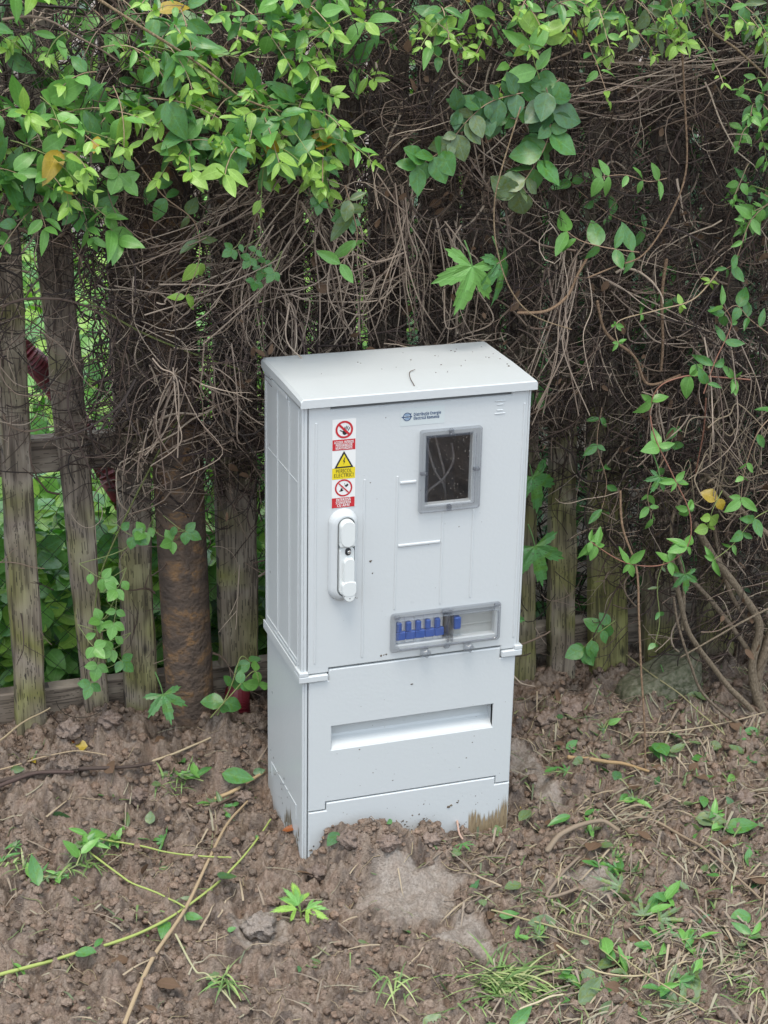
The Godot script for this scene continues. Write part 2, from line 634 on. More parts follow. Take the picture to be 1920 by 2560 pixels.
func gmacro(x: float, z: float) -> float:
	var sl := 1.0 - smoothstep(-0.05, 0.16, x)
	var sr := smoothstep(0.34, 0.52, x)
	var back := smoothstep(0.10, 0.44, -z) * (1.0 - 0.6 * smoothstep(0.52, 0.75, -z))
	var h := back * (0.125 * sl + 0.075 * sr + 0.06 * maxf(0.0, 1.0 - sl - sr))
	h += bump(x, z, 0.095, 0.035, 0.068, 0.075, 0.072) + bump(x, z, 0.170, 0.045, 0.058, 0.06, 0.052) + bump(x, z, 0.255, 0.035, 0.048, 0.05, 0.040)
	h += bump(x, z, 0.46, 0.10, 0.09, 0.10, 0.02) + bump(x, z, -0.30, -0.36, 0.09, 0.06, 0.035) + bump(x, z, -0.02, -0.33, 0.06, 0.06, 0.03)
	h += bump(x, z, 0.56, -0.12, 0.10, 0.09, 0.035)
	h += n_soft.get_noise_2d(x * 5.0, z * 5.0) * 0.012
	return h

func gh(x: float, z: float) -> float:
	return gmacro(x, z) + n_mid.get_noise_2d(x, z) * 0.021

# full relief: rounded clods of two sizes and crumbs, ironed out where the mud was smoothed
func gfull(x: float, z: float) -> float:
	var sm := smooth_mask(x, z)
	var d1 := n_cell.get_noise_2d(x, z) + 1.0
	var d2 := n_cell2.get_noise_2d(x, z) + 1.0
	var f := n_fine.get_noise_2d(x, z)
	var big := clampf(0.5 + n_soft.get_noise_2d(x * 11.0 + 7.0, z * 11.0 + 3.0) * 1.6, 0, 1)
	var rough := 1.0 - 0.88 * sm
	var slab := n_slab.get_noise_2d(x, z) * 0.010 * smoothstep(-0.15, 0.3, n_soft.get_noise_2d(x * 6.0 - 20.0, z * 6.0))
	return gh(x, z) + rough * ((1.0 - d1 * d1) * (0.003 + 0.016 * big) - 0.007 + (1.0 - d2 * d2) * 0.0085 + f * 0.012 + slab) + sm * (0.005 + f * 0.0022)

func grid_line(a: float, b: float, step: float, far: float) -> PackedFloat32Array:
	var mid := []
	var t := a
	while t <= b:
		mid.append(t)
		t += step
	var lo := []
	var d := step
	t = a
	while t > -far:
		d *= 1.22
		t -= d
		lo.push_front(t)
	d = step
	t = mid[-1]
	var hi := []
	while t < far:
		d *= 1.22
		t += d
		hi.append(t)
	return PackedFloat32Array(lo + mid + hi)

func build_ground() -> void:
	var a := py(880, 1925, 0.02)
	var c := py(1290, 1885, 0.03)
	var e := py(560, 1995, 0.02)
	var e2 := py(1010, 2010, 0.02)
	var e3 := py(1150, 1640, 0.06)
	smooth_spots = [[a.x, a.z, 0.10, 0.085], [c.x, c.z, 0.045, 0.06], [e.x, e.z, 0.045, 0.05], [e2.x, e2.z, 0.05, 0.05], [e3.x, e3.z, 0.03, 0.10]]
	var X := grid_line(-0.66, 1.36, 0.0034, 60.0)
	var Z := grid_line(-0.50, 0.84, 0.0034, 60.0)
	var nx := X.size()
	var nz := Z.size()
	var b := mb()
	b.v.resize(nx * nz); b.n.resize(nx * nz); b.c.resize(nx * nz); b.uv.resize(nx * nz)
	var base := Color(0.262, 0.202, 0.158)
	var dark := Color(0.095, 0.068, 0.054)
	var grey := Color(0.35, 0.308, 0.272)
	var red := Color(0.255, 0.170, 0.126)
	for j in nz:
		for i in nx:
			var x := X[i]
			var z := Z[j]
			var k := j * nx + i
			var sm := smooth_mask(x, z)
			var h := gfull(x, z)
			b.v[k] = Vector3(x, h, z)
			var p := n_soft.get_noise_2d(x * 14.0 - 50.0, z * 14.0)
			var q := n_soft.get_noise_2d(x * 40.0 + 90.0, z * 40.0)
			var col := base.lerp(dark, clampf(p * 1.8 + q * 1.0, 0, 0.9)).lerp(red, clampf(-p * 1.1 + q * 0.4, 0, 0.55))
			col = col.lerp(grey, clampf(sm * 0.8 + q * 0.5 * sm + clampf(q * 0.8 - 0.25, 0, 0.5), 0, 1))
			b.c[k] = col
	for j in nz:
		for i in nx:
			var i0 := maxi(i - 1, 0)
			var i1 := mini(i + 1, nx - 1)
			var j0 := maxi(j - 1, 0)
			var j1 := mini(j + 1, nz - 1)
			var du := b.v[j * nx + i1] - b.v[j * nx + i0]
			var dv := b.v[j1 * nx + i] - b.v[j0 * nx + i]
			b.n[j * nx + i] = dv.cross(du).normalized()
	var ix := PackedInt32Array()
	ix.resize((nx - 1) * (nz - 1) * 6)
	var w := 0
	for j in nz - 1:
		for i in nx - 1:
			var k := j * nx + i
			ix[w] = k; ix[w + 1] = k + 1; ix[w + 2] = k + nx
			ix[w + 3] = k + 1; ix[w + 4] = k + nx + 1; ix[w + 5] = k + nx
			w += 6
	b.ix = ix
	var o := put(b, "ground", M.soil)
	o.set_meta("kind", "structure")
	o.set_meta("label", "churned brown muddy soil around the cabinet")

# ---------------------------------------------------------------- the cabinet
const W := 0.42
const DEP := 0.243

func text(parent: Node3D, s: String, at: Vector3, height: float, mat: Material, width := 0.0, bold := 600) -> void:
	var f := SystemFont.new()
	f.font_names = PackedStringArray(["Droid Sans"])
	f.font_weight = bold
	var t := TextMesh.new()
	t.font = f
	t.text = s
	t.font_size = 64
	t.pixel_size = height / 46.0
	t.depth = 0.0001
	t.curve_step = 2.0
	t.material = mat
	var o := MeshInstance3D.new()
	o.mesh = t
	o.name = "lettering"
	parent.add_child(o, true)
	o.position = at
	if width > 0.0:
		var w := t.get_aabb().size.x
		if w > 0.0:
			o.scale = Vector3(width / w, 1, 1)

func ring_poly(b: MB, cx: float, cy: float, r0: float, r1: float, z: float, seg := 36) -> void:
	for k in seg:
		var a0 := TAU * k / seg
		var a1 := TAU * (k + 1) / seg
		var d0 := Vector3(cos(a0), sin(a0), 0)
		var d1 := Vector3(cos(a1), sin(a1), 0)
		var c := Vector3(cx, cy, z)
		b.quad(c + d0 * r0, c + d0 * r1, c + d1 * r1, c + d1 * r0)

func shape(parent: Node3D, called: String, polys: Array, z: float, mat: Material) -> void:
	var b := mb()
	for p in polys:
		b.flat(PackedVector2Array(p), z)
	put(b, called, mat, parent)

func ell(cx: float, cy: float, rx: float, ry: float, rot := 0.0, seg := 14) -> Array:
	var o := []
	for k in seg:
		var a := TAU * k / seg
		o.append(Vector2(cx, cy) + Vector2(cos(a) * rx, sin(a) * ry).rotated(rot))
	return o

func rc(x0: float, y0: float, x1: float, y1: float) -> Rect2:
	return Rect2(x0, y0, x1 - x0, y1 - y0)

func rp(x0: float, y0: float, x1: float, y1: float) -> Array:
	return [Vector2(x0, y0), Vector2(x1, y0), Vector2(x1, y1), Vector2(x0, y1)]

func build_cabinet() -> void:
	var t := thing("electrical_cabinet", Vector3.ZERO, "light grey plastic electrical meter cabinet standing in the mud before the fence", "electrical cabinet")
	var b: MB
	# --- upper housing: thin walls and the stiles on both sides of the door
	b = mb()
	b.box(Vector3(0, 0.385, -DEP), Vector3(0.004, 0.899, 0), 0.0015)
	b.box(Vector3(W - 0.004, 0.385, -DEP), Vector3(W, 0.899, 0), 0.0015)
	b.box(Vector3(0.004, 0.385, -DEP), Vector3(W - 0.004, 0.899, -DEP + 0.004), 0.001)
	b.box(Vector3(0.004, 0.386, -0.016), Vector3(0.0105, 0.895, -0.0012), 0.001)
	b.box(Vector3(W - 0.0105, 0.386, -0.016), Vector3(W - 0.004, 0.895, -0.0012), 0.001)
	b.box(Vector3(0.004, 0.386, -DEP + 0.004), Vector3(W - 0.004, 0.39, -0.02))
	b.box(Vector3(0.0105, 0.86, -0.03), Vector3(W - 0.0105, 0.898, -0.018))
	put(b, "upper_housing", M.plastic, t)
	# ribs on the visible side wall
	for e in [[-0.228, 0.412, 0.880], [-0.152, 0.405, 0.880], [-0.077, 0.405, 0.882], [-0.019, 0.405, 0.884]]:
		b = mb()
		b.box(Vector3(-0.0018, e[1], e[0] - 0.0022), Vector3(0.0005, e[2], e[0] + 0.0022), 0.0012)
		put(b, "side_rib", M.plastic, t)
	b = mb()
	b.box(Vector3(-0.0007, 0.7492, -0.222), Vector3(0.0005, 0.7508, -0.021), 0.0004)
	put(b, "side_rib", M.plastic, t)
	for e in [[-0.226, -0.021, 0.4125], [-0.175, -0.03, 0.4035]]:
		b = mb()
		b.box(Vector3(-0.0015, e[2] - 0.0015, e[0]), Vector3(0.0005, e[2] + 0.0015, e[1]), 0.001)
		put(b, "side_rib", M.plastic, t)
	for e in [[-0.243, -0.185, 0.8935], [-0.178, -0.085, 0.886], [-0.08, -0.012, 0.8935]]:
		b = mb()
		b.box(Vector3(-0.0036, e[2] - 0.004, e[0]), Vector3(0.0005, e[2] + 0.006, e[1]), 0.0012)
		put(b, "side_rib", M.plastic, t)
	# --- roof: crowned top with a straight lip
	b = mb()
	var prof := [Vector2(-0.249, 0.8945), Vector2(-0.249, 0.9095), Vector2(-0.246, 0.9125), Vector2(-0.238, 0.9138), Vector2(-0.10, 0.9128), Vector2(0.0068, 0.9092), Vector2(0.0085, 0.9076), Vector2(0.0085, 0.8932), Vector2(0.003, 0.8928), Vector2(0.001, 0.8945), Vector2(-0.245, 0.8945)]
	var x0 := -0.0042
	var x1 := W + 0.0075
	var rows := []
	for q in [[x0, 0.0045], [x0 + 0.0045, 0.0], [x1 - 0.002, 0.0], [x1, 0.0025]]:
		var row := []
		for p: Vector2 in prof:
			row.append(Vector3(q[0], p.y - (q[1] if p.y > 0.904 else 0.0), p.x))
		rows.append(row)
	for i in 3:
		for k in prof.size():
			var l := (k + 1) % prof.size()
			b.quad(rows[i][l], rows[i + 1][l], rows[i + 1][k], rows[i][k])
	for k in range(1, prof.size() - 1):
		b.tri(rows[0][0], rows[0][k], rows[0][k + 1])
		b.tri(rows[3][0], rows[3][k + 1], rows[3][k])
	put(b, "roof", M.plastic, t)
	# --- door
	b = mb()
	plate(b, [rc(0.0125, 0.392, 0.051, 0.8905), rc(0.051, 0.4005, 0.383, 0.8855), rc(0.383, 0.392, W - 0.0075, 0.8905)],
		[rc(0.226, 0.694, 0.3125, 0.8215), rc(0.178, 0.428, 0.3695, 0.481)], -0.014, 0.0, 0.0018)
	var door := put(b, "door", M.plastic, t)
	for e in [[0.025, 0.412, 0.864], [0.1135, 0.413, 0.754], [0.1735, 0.500, 0.754], [0.2605, 0.500, 0.678], [0.3185, 0.506, 0.677], [0.408, 0.415, 0.868]]:
		b = mb()
		b.box(Vector3(e[0] - 0.0022, e[1], -0.001), Vector3(e[0] + 0.0022, e[2], 0.0013), 0.0012)
		put(b, "rib", M.plastic, door)
	for e in [[0.178, 0.209, 0.741], [0.177, 0.257, 0.6225]]:
		b = mb()
		b.box(Vector3(e[0], e[2] - 0.0028, -0.001), Vector3(e[1], e[2] + 0.0028, 0.0026), 0.0016)
		put(b, "rib", M.plastic, door)
	for e in [[0.351, 0.372, 0.8755], [0.355, 0.367, 0.869], [0.355, 0.367, 0.8585], [0.351, 0.372, 0.8525]]:
		b = mb()
		b.box(Vector3(e[0], e[2] - 0.0012, -0.001), Vector3(e[1], e[2] + 0.0012, 0.0013), 0.0009)
		put(b, "embossed_mark", M.plastic, door)
	# --- collar between the two halves: two clips in front, bands on the sides
	for e in [[-0.0045, 0.0495, 0.3775, 0.3985], [0.3845, W + 0.0055, 0.3775, 0.3985]]:
		b = mb()
		b.box(Vector3(e[0], e[2], -0.03), Vector3(e[1], e[3] - 0.008, 0.0045), 0.0018)
		b.box(Vector3(e[0] + (0.0 if e[0] < 0.1 else 0.026), e[3] - 0.008, -0.03), Vector3(e[1] - (0.037 if e[0] < 0.1 else 0.0), e[3], 0.0045), 0.0012)
		put(b, "clip", M.plastic, t)
	b = mb()
	b.box(Vector3(-0.0035, 0.379, -DEP - 0.003), Vector3(-0.0005, 0.3975, -0.031), 0.001)
	b.box(Vector3(W + 0.0005, 0.379, -DEP - 0.003), Vector3(W + 0.0045, 0.3975, -0.031), 0.001)
	b.box(Vector3(0.001, 0.3795, -DEP + 0.002), Vector3(W - 0.001, 0.3855, -0.012))
	put(b, "collar", M.plastic, t)
	# --- lower housing
	b = mb()
	var l0 := 0.003
	var l1 := W - 0.005
	b.box(Vector3(l0, -0.12, -DEP + 0.001), Vector3(l0 + 0.004, 0.3785, -0.002), 0.0015)
	b.box(Vector3(l1 - 0.004, -0.12, -DEP + 0.001), Vector3(l1, 0.3785, -0.002), 0.0015)
	b.box(Vector3(l0 + 0.004, -0.12, -DEP + 0.001), Vector3(l1 - 0.004, 0.3785, -DEP + 0.005), 0.001)
	b.box(Vector3(l0 + 0.004, -0.12, -0.018), Vector3(0.0125, 0.3785, -0.003), 0.001)
	b.box(Vector3(0.0125, -0.12, -0.022), Vector3(l1 - 0.004, 0.108, -0.0145), 0.001)
	put(b, "lower_housing", M.plastic, t)
	for e in [[-0.215, -0.125], [-0.118, -0.10], [-0.094, -0.04]]:
		b = mb()
		b.box(Vector3(l0 - 0.0012, 0.105, e[0]), Vector3(l0 + 0.0005, 0.1075, e[1]), 0.0008)
		put(b, "side_rib", M.plastic, t)
	for e: float in [-0.212, -0.042]:
		b = mb()
		b.box(Vector3(l0 - 0.001, 0.075, e - 0.0012), Vector3(l0 + 0.0005, 0.105, e + 0.0012), 0.0007)
		put(b, "side_rib", M.plastic, t)
	# lower panel with the long recessed grip
	b = mb()
	var pe := W - 0.0055
	plate(b, [rc(0.0145, 0.1115, 0.0475, 0.3755), rc(0.0475, 0.1270, 0.3855, 0.3755), rc(0.3855, 0.1115, pe, 0.3755), rc(0.0515, 0.3755, 0.3835, 0.397)],
		[rc(0.058, 0.234, 0.3735, 0.2815)], -0.010, -0.0006, 0.0018)
	var lower := put(b, "lower_panel", M.plastic, t)
	b = mb()
	var gx0 := 0.058
	var gx1 := 0.3735
	var pr := [Vector2(0.2815, -0.002), Vector2(0.2800, -0.025), Vector2(0.277, -0.0265), Vector2(0.2535, -0.0255), Vector2(0.250, -0.0230), Vector2(0.2355, -0.003), Vector2(0.234, -0.002)]
	for i in pr.size() - 1:
		b.quad(Vector3(gx0, pr[i + 1].x, pr[i + 1].y), Vector3(gx1, pr[i + 1].x, pr[i + 1].y), Vector3(gx1, pr[i].x, pr[i].y), Vector3(gx0, pr[i].x, pr[i].y))
	for i in range(1, pr.size() - 1):
		b.tri(Vector3(gx0, pr[0].x, pr[0].y), Vector3(gx0, pr[i].x, pr[i].y), Vector3(gx0, pr[i + 1].x, pr[i + 1].y))
		b.tri(Vector3(gx1, pr[0].x, pr[0].y), Vector3(gx1, pr[i + 1].x, pr[i + 1].y), Vector3(gx1, pr[i].x, pr[i].y))
	put(b, "recessed_grip", M.plastic, lower)
	# base panel below the stepped seam
	b = mb()
	plate(b, [rc(0.0145, 0.006, 0.049, 0.1095), rc(0.049, 0.006, 0.384, 0.1250), rc(0.384, 0.006, pe, 0.1095)], [], -0.012, 0.0, 0.0018)
	var basep := put(b, "base_panel", M.plastic, t)
	# --- inside: dark case, meter shelf and breaker board
	b = mb()
	b.box(Vector3(0.11, 0.60, -0.20), Vector3(0.36, 0.86, -0.195))
	b.box(Vector3(0.11, 0.60, -0.195), Vector3(0.113, 0.86, -0.02))
	b.box(Vector3(0.357, 0.60, -0.195), Vector3(0.36, 0.86, -0.02))
	b.box(Vector3(0.113, 0.60, -0.195), Vector3(0.357, 0.603, -0.02))
	b.box(Vector3(0.113, 0.857, -0.195), Vector3(0.357, 0.86, -0.02))
	var mc := put(b, "meter_compartment", M.inner, t)
	for e in [[0.245, 0.80, 0.262, 0.74, 0.285, 0.70], [0.262, 0.81, 0.272, 0.765, 0.283, 0.73], [0.30, 0.75, 0.28, 0.72, 0.25, 0.69]]:
		b = mb(Vector3.ZERO, Color(1, 1, 1))
		b.tube(curve([Vector3(e[0], e[1] + 0.03, -0.07), Vector3(e[0], e[1], -0.06), Vector3(e[2], e[3], -0.055), Vector3(e[4], e[5], -0.06), Vector3(e[4] + 0.01, e[5] - 0.06, -0.08)], 6), 0.0022, 0.0022, 8, true)
		put(b, "cable", M.cable, mc)
	b = mb()
	b.box(Vector3(0.170, 0.415, -0.052), Vector3(0.378, 0.495, -0.048), 0.001)
	b.box(Vector3(0.170, 0.420, -0.048), Vector3(0.173, 0.492, -0.016))
	b.box(Vector3(0.375, 0.420, -0.048), Vector3(0.378, 0.492, -0.016))
	b.box(Vector3(0.173, 0.489, -0.048), Vector3(0.375, 0.492, -0.016))
	b.box(Vector3(0.173, 0.417, -0.048), Vector3(0.375, 0.420, -0.016))
	put(b, "breaker_board", M.board, t)
	for k in 5:
		b = mb()
		var bx := 0.1785 + k * 0.0186
		b.box(Vector3(bx, 0.424, -0.048), Vector3(bx + 0.0182, 0.489, -0.010), 0.001)
		var cb := put(b, "circuit_breaker", M.white, t)
		b = mb()
		b.box(Vector3(bx - 0.0001, 0.4360, -0.0098), Vector3(bx + 0.0183, 0.4520, -0.0010), 0.0015)
		b.box(Vector3(bx + 0.0005, 0.4520, -0.0098), Vector3(bx + 0.0105, 0.4710, 0.0000), 0.002)
		put(b, "toggle", M.blue, cb)
	b = mb()
	b.box(Vector3(0.285, 0.424, -0.048), Vector3(0.372, 0.489, -0.014), 0.001)
	b.box(Vector3(0.306, 0.446, -0.0145), Vector3(0.370, 0.448, -0.0122), 0.0005)
	var rcd := put(b, "circuit_breaker", M.module, t)
	b = mb()
	b.box(Vector3(0.2900, 0.4440, -0.0138), Vector3(0.3040, 0.468, -0.001), 0.002)
	put(b, "toggle", M.blue, rcd)
	# --- meter window: clear raised frame round a dark pane
	var mw := Node3D.new()
	mw.name = "meter_window"
	t.add_child(mw)
	b = mb()
	b.loft([rrect(0.27, 0.758, 0.115, 0.153, 0.005, 0.0003), rrect(0.27, 0.758, 0.115, 0.153, 0.005, 0.007), rrect(0.27, 0.758, 0.111, 0.149, 0.004, 0.0085), rrect(0.27, 0.758, 0.107, 0.145, 0.003, 0.0078),
		rrect(0.27, 0.758, 0.105, 0.143, 0.003, 0.004), rrect(0.27, 0.758, 0.094, 0.134, 0.003, 0.004), rrect(0.27, 0.758, 0.092, 0.132, 0.003, 0.0095), rrect(0.27, 0.758, 0.086, 0.127, 0.003, 0.0095), rrect(0.27, 0.758, 0.084, 0.125, 0.003, 0.0045)], false, false)
	put(b, "frame", M.clear, mw)
	for e in [[0.214, 0.752, 0.0125, 0.006], [0.313, 0.752, 0.0125, 0.006], [0.266, 0.682, 0.008, 0.011], [0.266, 0.823, 0.008, 0.011]]:
		b = mb()
		b.box(Vector3(e[0], e[1], 0.001), Vector3(e[0] + e[2], e[1] + e[3], 0.0082), 0.001)
		put(b, "frame_lug", M.clear, mw)
	b = mb()
	b.box(Vector3(0.2285, 0.696, 0.0035), Vector3(0.3115, 0.8200, 0.0045))
	put(b, "pane", M.pane, mw)
	rng.seed = 52
	b = mb()
	for k in 70:
		var q := Vector2(rr(0.231, 0.309), rr(0.698, 0.818))
		var w := rr(0.0002, 0.0007)
		b.col = Color(0.4, 0.37, 0.33)
		b.box(Vector3(q.x - w, q.y - w * 0.7, 0.0044), Vector3(q.x + w, q.y + w * 0.7, 0.0049), 0.0001)
	var du := put(b, "dust", M.mud, mw)
	du.set_meta("kind", "stuff")
	# --- breaker window: clear hinged cover with two seal knobs
	var bw := Node3D.new()
	bw.name = "breaker_window"
	t.add_child(bw)
	b = mb()
	b.loft([rrect(0.2725, 0.454, 0.213, 0.076, 0.006, 0.0003), rrect(0.2725, 0.454, 0.213, 0.076, 0.006, 0.0035), rrect(0.2725, 0.454, 0.209, 0.072, 0.006, 0.0042), rrect(0.2735, 0.4525, 0.199, 0.062, 0.008, 0.0042), rrect(0.2735, 0.4525, 0.1975, 0.0605, 0.008, 0.013), rrect(0.2735, 0.4525, 0.1955, 0.0585, 0.008, 0.0142), rrect(0.2735, 0.4525, 0.1925, 0.0555, 0.007, 0.0142), rrect(0.2735, 0.4525, 0.191, 0.054, 0.007, 0.0118)], false, false)
	put(b, "frame", M.clear, bw)
	b = mb()
	b.box(Vector3(0.1785, 0.4260, 0.0105), Vector3(0.3685, 0.4790, 0.0115))
	put(b, "pane", M.pane, bw)
	b = mb()
	b.box(Vector3(0.2735, 0.4265, -0.012), Vector3(0.2765, 0.4785, 0.0102))
	b.box(Vector3(0.2815, 0.4265, -0.012), Vector3(0.2845, 0.4785, 0.0102))
	put(b, "divider", M.clear, bw)
	for e: float in [0.232, 0.316]:
		b = mb()
		var rgs := []
		for q in [[0.0085, 0.0005], [0.0095, 0.006], [0.0085, 0.013], [0.006, 0.0165], [0.0025, 0.0175]]:
			var ringp := []
			for k in 20:
				var an := TAU * k / 20.0
				var rad: float = q[0] * (1.0 + 0.16 * cos(an * 5.0))
				ringp.append(Vector3(e + cos(an) * rad, 0.4105 + sin(an) * rad, q[1]))
			rgs.append(ringp)
		b.loft(rgs)
		put(b, "seal_knob", M.clear, bw)
	for e in [[0.171, 0.482, 0.012], [0.262, 0.484, 0.022], [0.364, 0.484, 0.013]]:
		b = mb()
		b.box(Vector3(e[0], e[1], 0.003), Vector3(e[0] + e[2], e[1] + 0.0075, 0.0095), 0.002)
		put(b, "hinge_lug", M.clear, bw)
	b = mb()
	b.box(Vector3(0.268, 0.4125, 0.001), Vector3(0.2805, 0.4205, 0.010), 0.003)
	put(b, "hinge_lug", M.clear, bw)
	# --- swing handle in its domed plate
	b = mb()
	var hc := Vector2(0.0745, 0.6175)
	b.loft([rrect(hc.x, hc.y, 0.053, 0.174, 0.027, 0.0003, 8), rrect(hc.x, hc.y, 0.051, 0.172, 0.0255, 0.004, 8), rrect(hc.x, hc.y, 0.046, 0.166, 0.023, 0.0085, 8), rrect(hc.x, hc.y, 0.038, 0.158, 0.019, 0.0115, 8), rrect(hc.x + 0.002, hc.y, 0.0345, 0.154, 0.017, 0.0128, 8), rrect(hc.x + 0.0027, hc.y - 0.0005, 0.0318, 0.1495, 0.0158, 0.0128, 8), rrect(hc.x + 0.0027, hc.y - 0.0005, 0.0316, 0.149, 0.0157, 0.0045, 8)], true, false)
	var handle := put(b, "handle", M.plastic, t)
	b = mb()
	var lc := Vector2(0.0775, 0.664)
	b.loft([rrect(lc.x, lc.y, 0.0275, 0.050, 0.0137, 0.0047, 8), rrect(lc.x, lc.y, 0.0275, 0.050, 0.0137, 0.021, 8), rrect(lc.x, lc.y, 0.0235, 0.046, 0.0115, 0.0245, 8)])
	b.box(Vector3(0.0638, 0.639, 0.0047), Vector3(0.0912, 0.655, 0.0225), 0.002)
	put(b, "lever", M.handle, handle)
	b = mb()
	b.loft([rrect(0.0775, 0.5925, 0.027, 0.092, 0.010, 0.0047, 6), rrect(0.0775, 0.5925, 0.027, 0.092, 0.010, 0.0165, 6), rrect(0.0775, 0.5925, 0.025, 0.090, 0.009, 0.0175, 6)])
	b.loft([rrect(0.0805, 0.588, 0.0205, 0.062, 0.010, 0.0175, 6), rrect(0.0805, 0.588, 0.0205, 0.062, 0.010, 0.0215, 6), rrect(0.0805, 0.588, 0.017, 0.058, 0.0085, 0.0238, 6)])
	b.loft([rrect(0.0805, 0.5605, 0.0275, 0.030, 0.009, 0.0165, 6), rrect(0.0805, 0.5605, 0.0275, 0.030, 0.009, 0.0225, 6), rrect(0.0805, 0.5605, 0.0235, 0.026, 0.008, 0.025, 6)])
	b.loft([rrect(0.0815, 0.5475, 0.0205, 0.024, 0.010, 0.0145, 6), rrect(0.0815, 0.5475, 0.0205, 0.024, 0.010, 0.0225, 6), rrect(0.0815, 0.5475, 0.0175, 0.021, 0.0085, 0.0243, 6)])
	put(b, "lever", M.handle, handle)
	b = mb()
	b.loft([rrect(0.079, 0.6295, 0.0105, 0.014, 0.005, 0.016), rrect(0.079, 0.6295, 0.0105, 0.014, 0.005, 0.0185), rrect(0.079, 0.6295, 0.009, 0.0125, 0.0045, 0.019)])
	put(b, "lock_recess", M.black, handle)
	b = mb()
	b.loft([rrect(0.0798, 0.630, 0.0065, 0.0065, 0.0032, 0.019), rrect(0.0798, 0.630, 0.0065, 0.0065, 0.0032, 0.0225), rrect(0.0798, 0.630, 0.0045, 0.0045, 0.0022, 0.0235)])
	put(b, "lock", M.metal, handle)
	b = mb()
	b.loft([rrect(0.0815, 0.5425, 0.002, 0.002, 0.001, 0.0242, 3), rrect(0.0815, 0.5425, 0.0018, 0.0018, 0.0009, 0.0246, 3)])
	put(b, "screw", M.black, handle)
	# --- sticker column
	var st := Node3D.new()
	st.name = "warning_sticker"
	st.set_meta("label", "column of red and yellow electrical warning signs")
	t.add_child(st)
	var sx0 := 0.0538
	var sx1 := 0.0962
	var sy1 := 0.8665
	var sh := 0.1605
	var cx := (sx0 + sx1) * 0.5
	var Y := func(f: float) -> float: return sy1 - sh * f
	b = mb()
	b.box(Vector3(sx0, sy1 - sh, -0.0005), Vector3(sx1, sy1, 0.0005))
	put(b, "backing", M.white, st)
	for e in [[0.115, 0], [0.775, 1]]:
		var cy: float = Y.call(e[0])
		b = mb()
		ring_poly(b, cx, cy, 0.0122 if e[1] == 0 else 0.0130, 0.0158, 0.0009)
		var hw := 0.0019 if e[1] == 0 else 0.0011
		var d := Vector2(0.7071, -0.7071)
		var nrm := Vector2(0.7071, 0.7071) * hw
		var c2 := Vector2(cx, cy)
		b.flat(PackedVector2Array([c2 - d * 0.0125 - nrm, c2 + d * 0.0125 - nrm, c2 + d * 0.0125 + nrm, c2 - d * 0.0125 + nrm]), 0.0011)
		put(b, "prohibition_ring", M.red, st)
		if e[1] == 0:
			var hand := [ell(cx + 0.001, cy - 0.0052, 0.0042, 0.0045)]
			for k in 4:
				var q := Vector2(cx + 0.0008 + k * 0.0022, cy - 0.001 + [0.0, 0.0012, 0.0008, -0.0015][k])
				hand.append(ell(q.x + 0.0003 * k, q.y + 0.0028, 0.0008, 0.0042, -0.12 - 0.12 * k, 10))
			hand.append(ell(cx - 0.0052, cy - 0.0022, 0.0034, 0.001, -0.5, 10))
			shape(st, "hand_pictogram", hand, 0.0008, M.black)
		else:
			shape(st, "bucket_pictogram", [[Vector2(cx + 0.0015, cy + 0.0035), Vector2(cx + 0.0048, cy + 0.001), Vector2(cx + 0.0092, cy + 0.0048), Vector2(cx + 0.0062, cy + 0.0078), Vector2(cx + 0.0045, cy + 0.0052)], ell(cx + 0.0022, cy + 0.0066, 0.0004, 0.0026, 0.3, 8)], 0.0008, M.black)
			shape(st, "flame_pictogram", [ell(cx - 0.004, cy - 0.0048, 0.0042, 0.0012, 0.2), [Vector2(cx - 0.006, cy - 0.0042), Vector2(cx - 0.002, cy - 0.0042), Vector2(cx - 0.0018, cy + 0.0005), Vector2(cx - 0.0035, cy - 0.0016), Vector2(cx - 0.0042, cy + 0.0014)]], 0.0008, M.black)
	shape(st, "red_field", [rp(sx0 + 0.0004, Y.call(0.345), sx1 - 0.001, Y.call(0.225))], 0.0008, M.red)
	shape(st, "red_field", [rp(sx0 + 0.0002, Y.call(0.998), sx1 - 0.001, Y.call(0.885))], 0.0008, M.red)
	shape(st, "yellow_field", [rp(sx0 + 0.0002, Y.call(0.672), sx1 - 0.0008, Y.call(0.545))], 0.0008, M.yellow)
	shape(st, "warning_triangle", [[Vector2(cx - 0.0172, Y.call(0.546)), Vector2(cx + 0.0172, Y.call(0.546)), Vector2(cx, Y.call(0.354))]], 0.0010, M.black)
	shape(st, "triangle_field", [[Vector2(cx - 0.0125, Y.call(0.529)), Vector2(cx + 0.0125, Y.call(0.529)), Vector2(cx, Y.call(0.390))]], 0.0013, M.yellow)
	var bo := Vector2(cx, Y.call(0.475))
	shape(st, "lightning_bolt", [[bo + Vector2(0.0012, 0.0078), bo + Vector2(-0.0022, 0.0004), bo + Vector2(-0.0001, 0.0006), bo + Vector2(-0.0012, -0.0056), bo + Vector2(0.0022, 0.0018), bo + Vector2(0.0003, 0.0014), bo + Vector2(0.0024, 0.0078)]], 0.0016, M.black)
	for e in [["ACCESUL INTERZIS", 0.255, 0.035, 0], ["PERSOANELOR", 0.288, 0.030, 0], ["NEAUTORIZATE", 0.320, 0.030, 0], ["INTERZISĂ", 0.907, 0.0265, 0], ["STINGEREA", 0.941, 0.0275, 0], ["CU APĂ!", 0.974, 0.0225, 0]]:
		text(st, e[0], Vector3(cx - 0.0003, Y.call(e[1]), 0.0011), 0.0042, M.white, e[2], 800)
	text(st, "PERICOL", Vector3(cx, Y.call(0.580), 0.0011), 0.0064, M.black, 0.0285, 500)
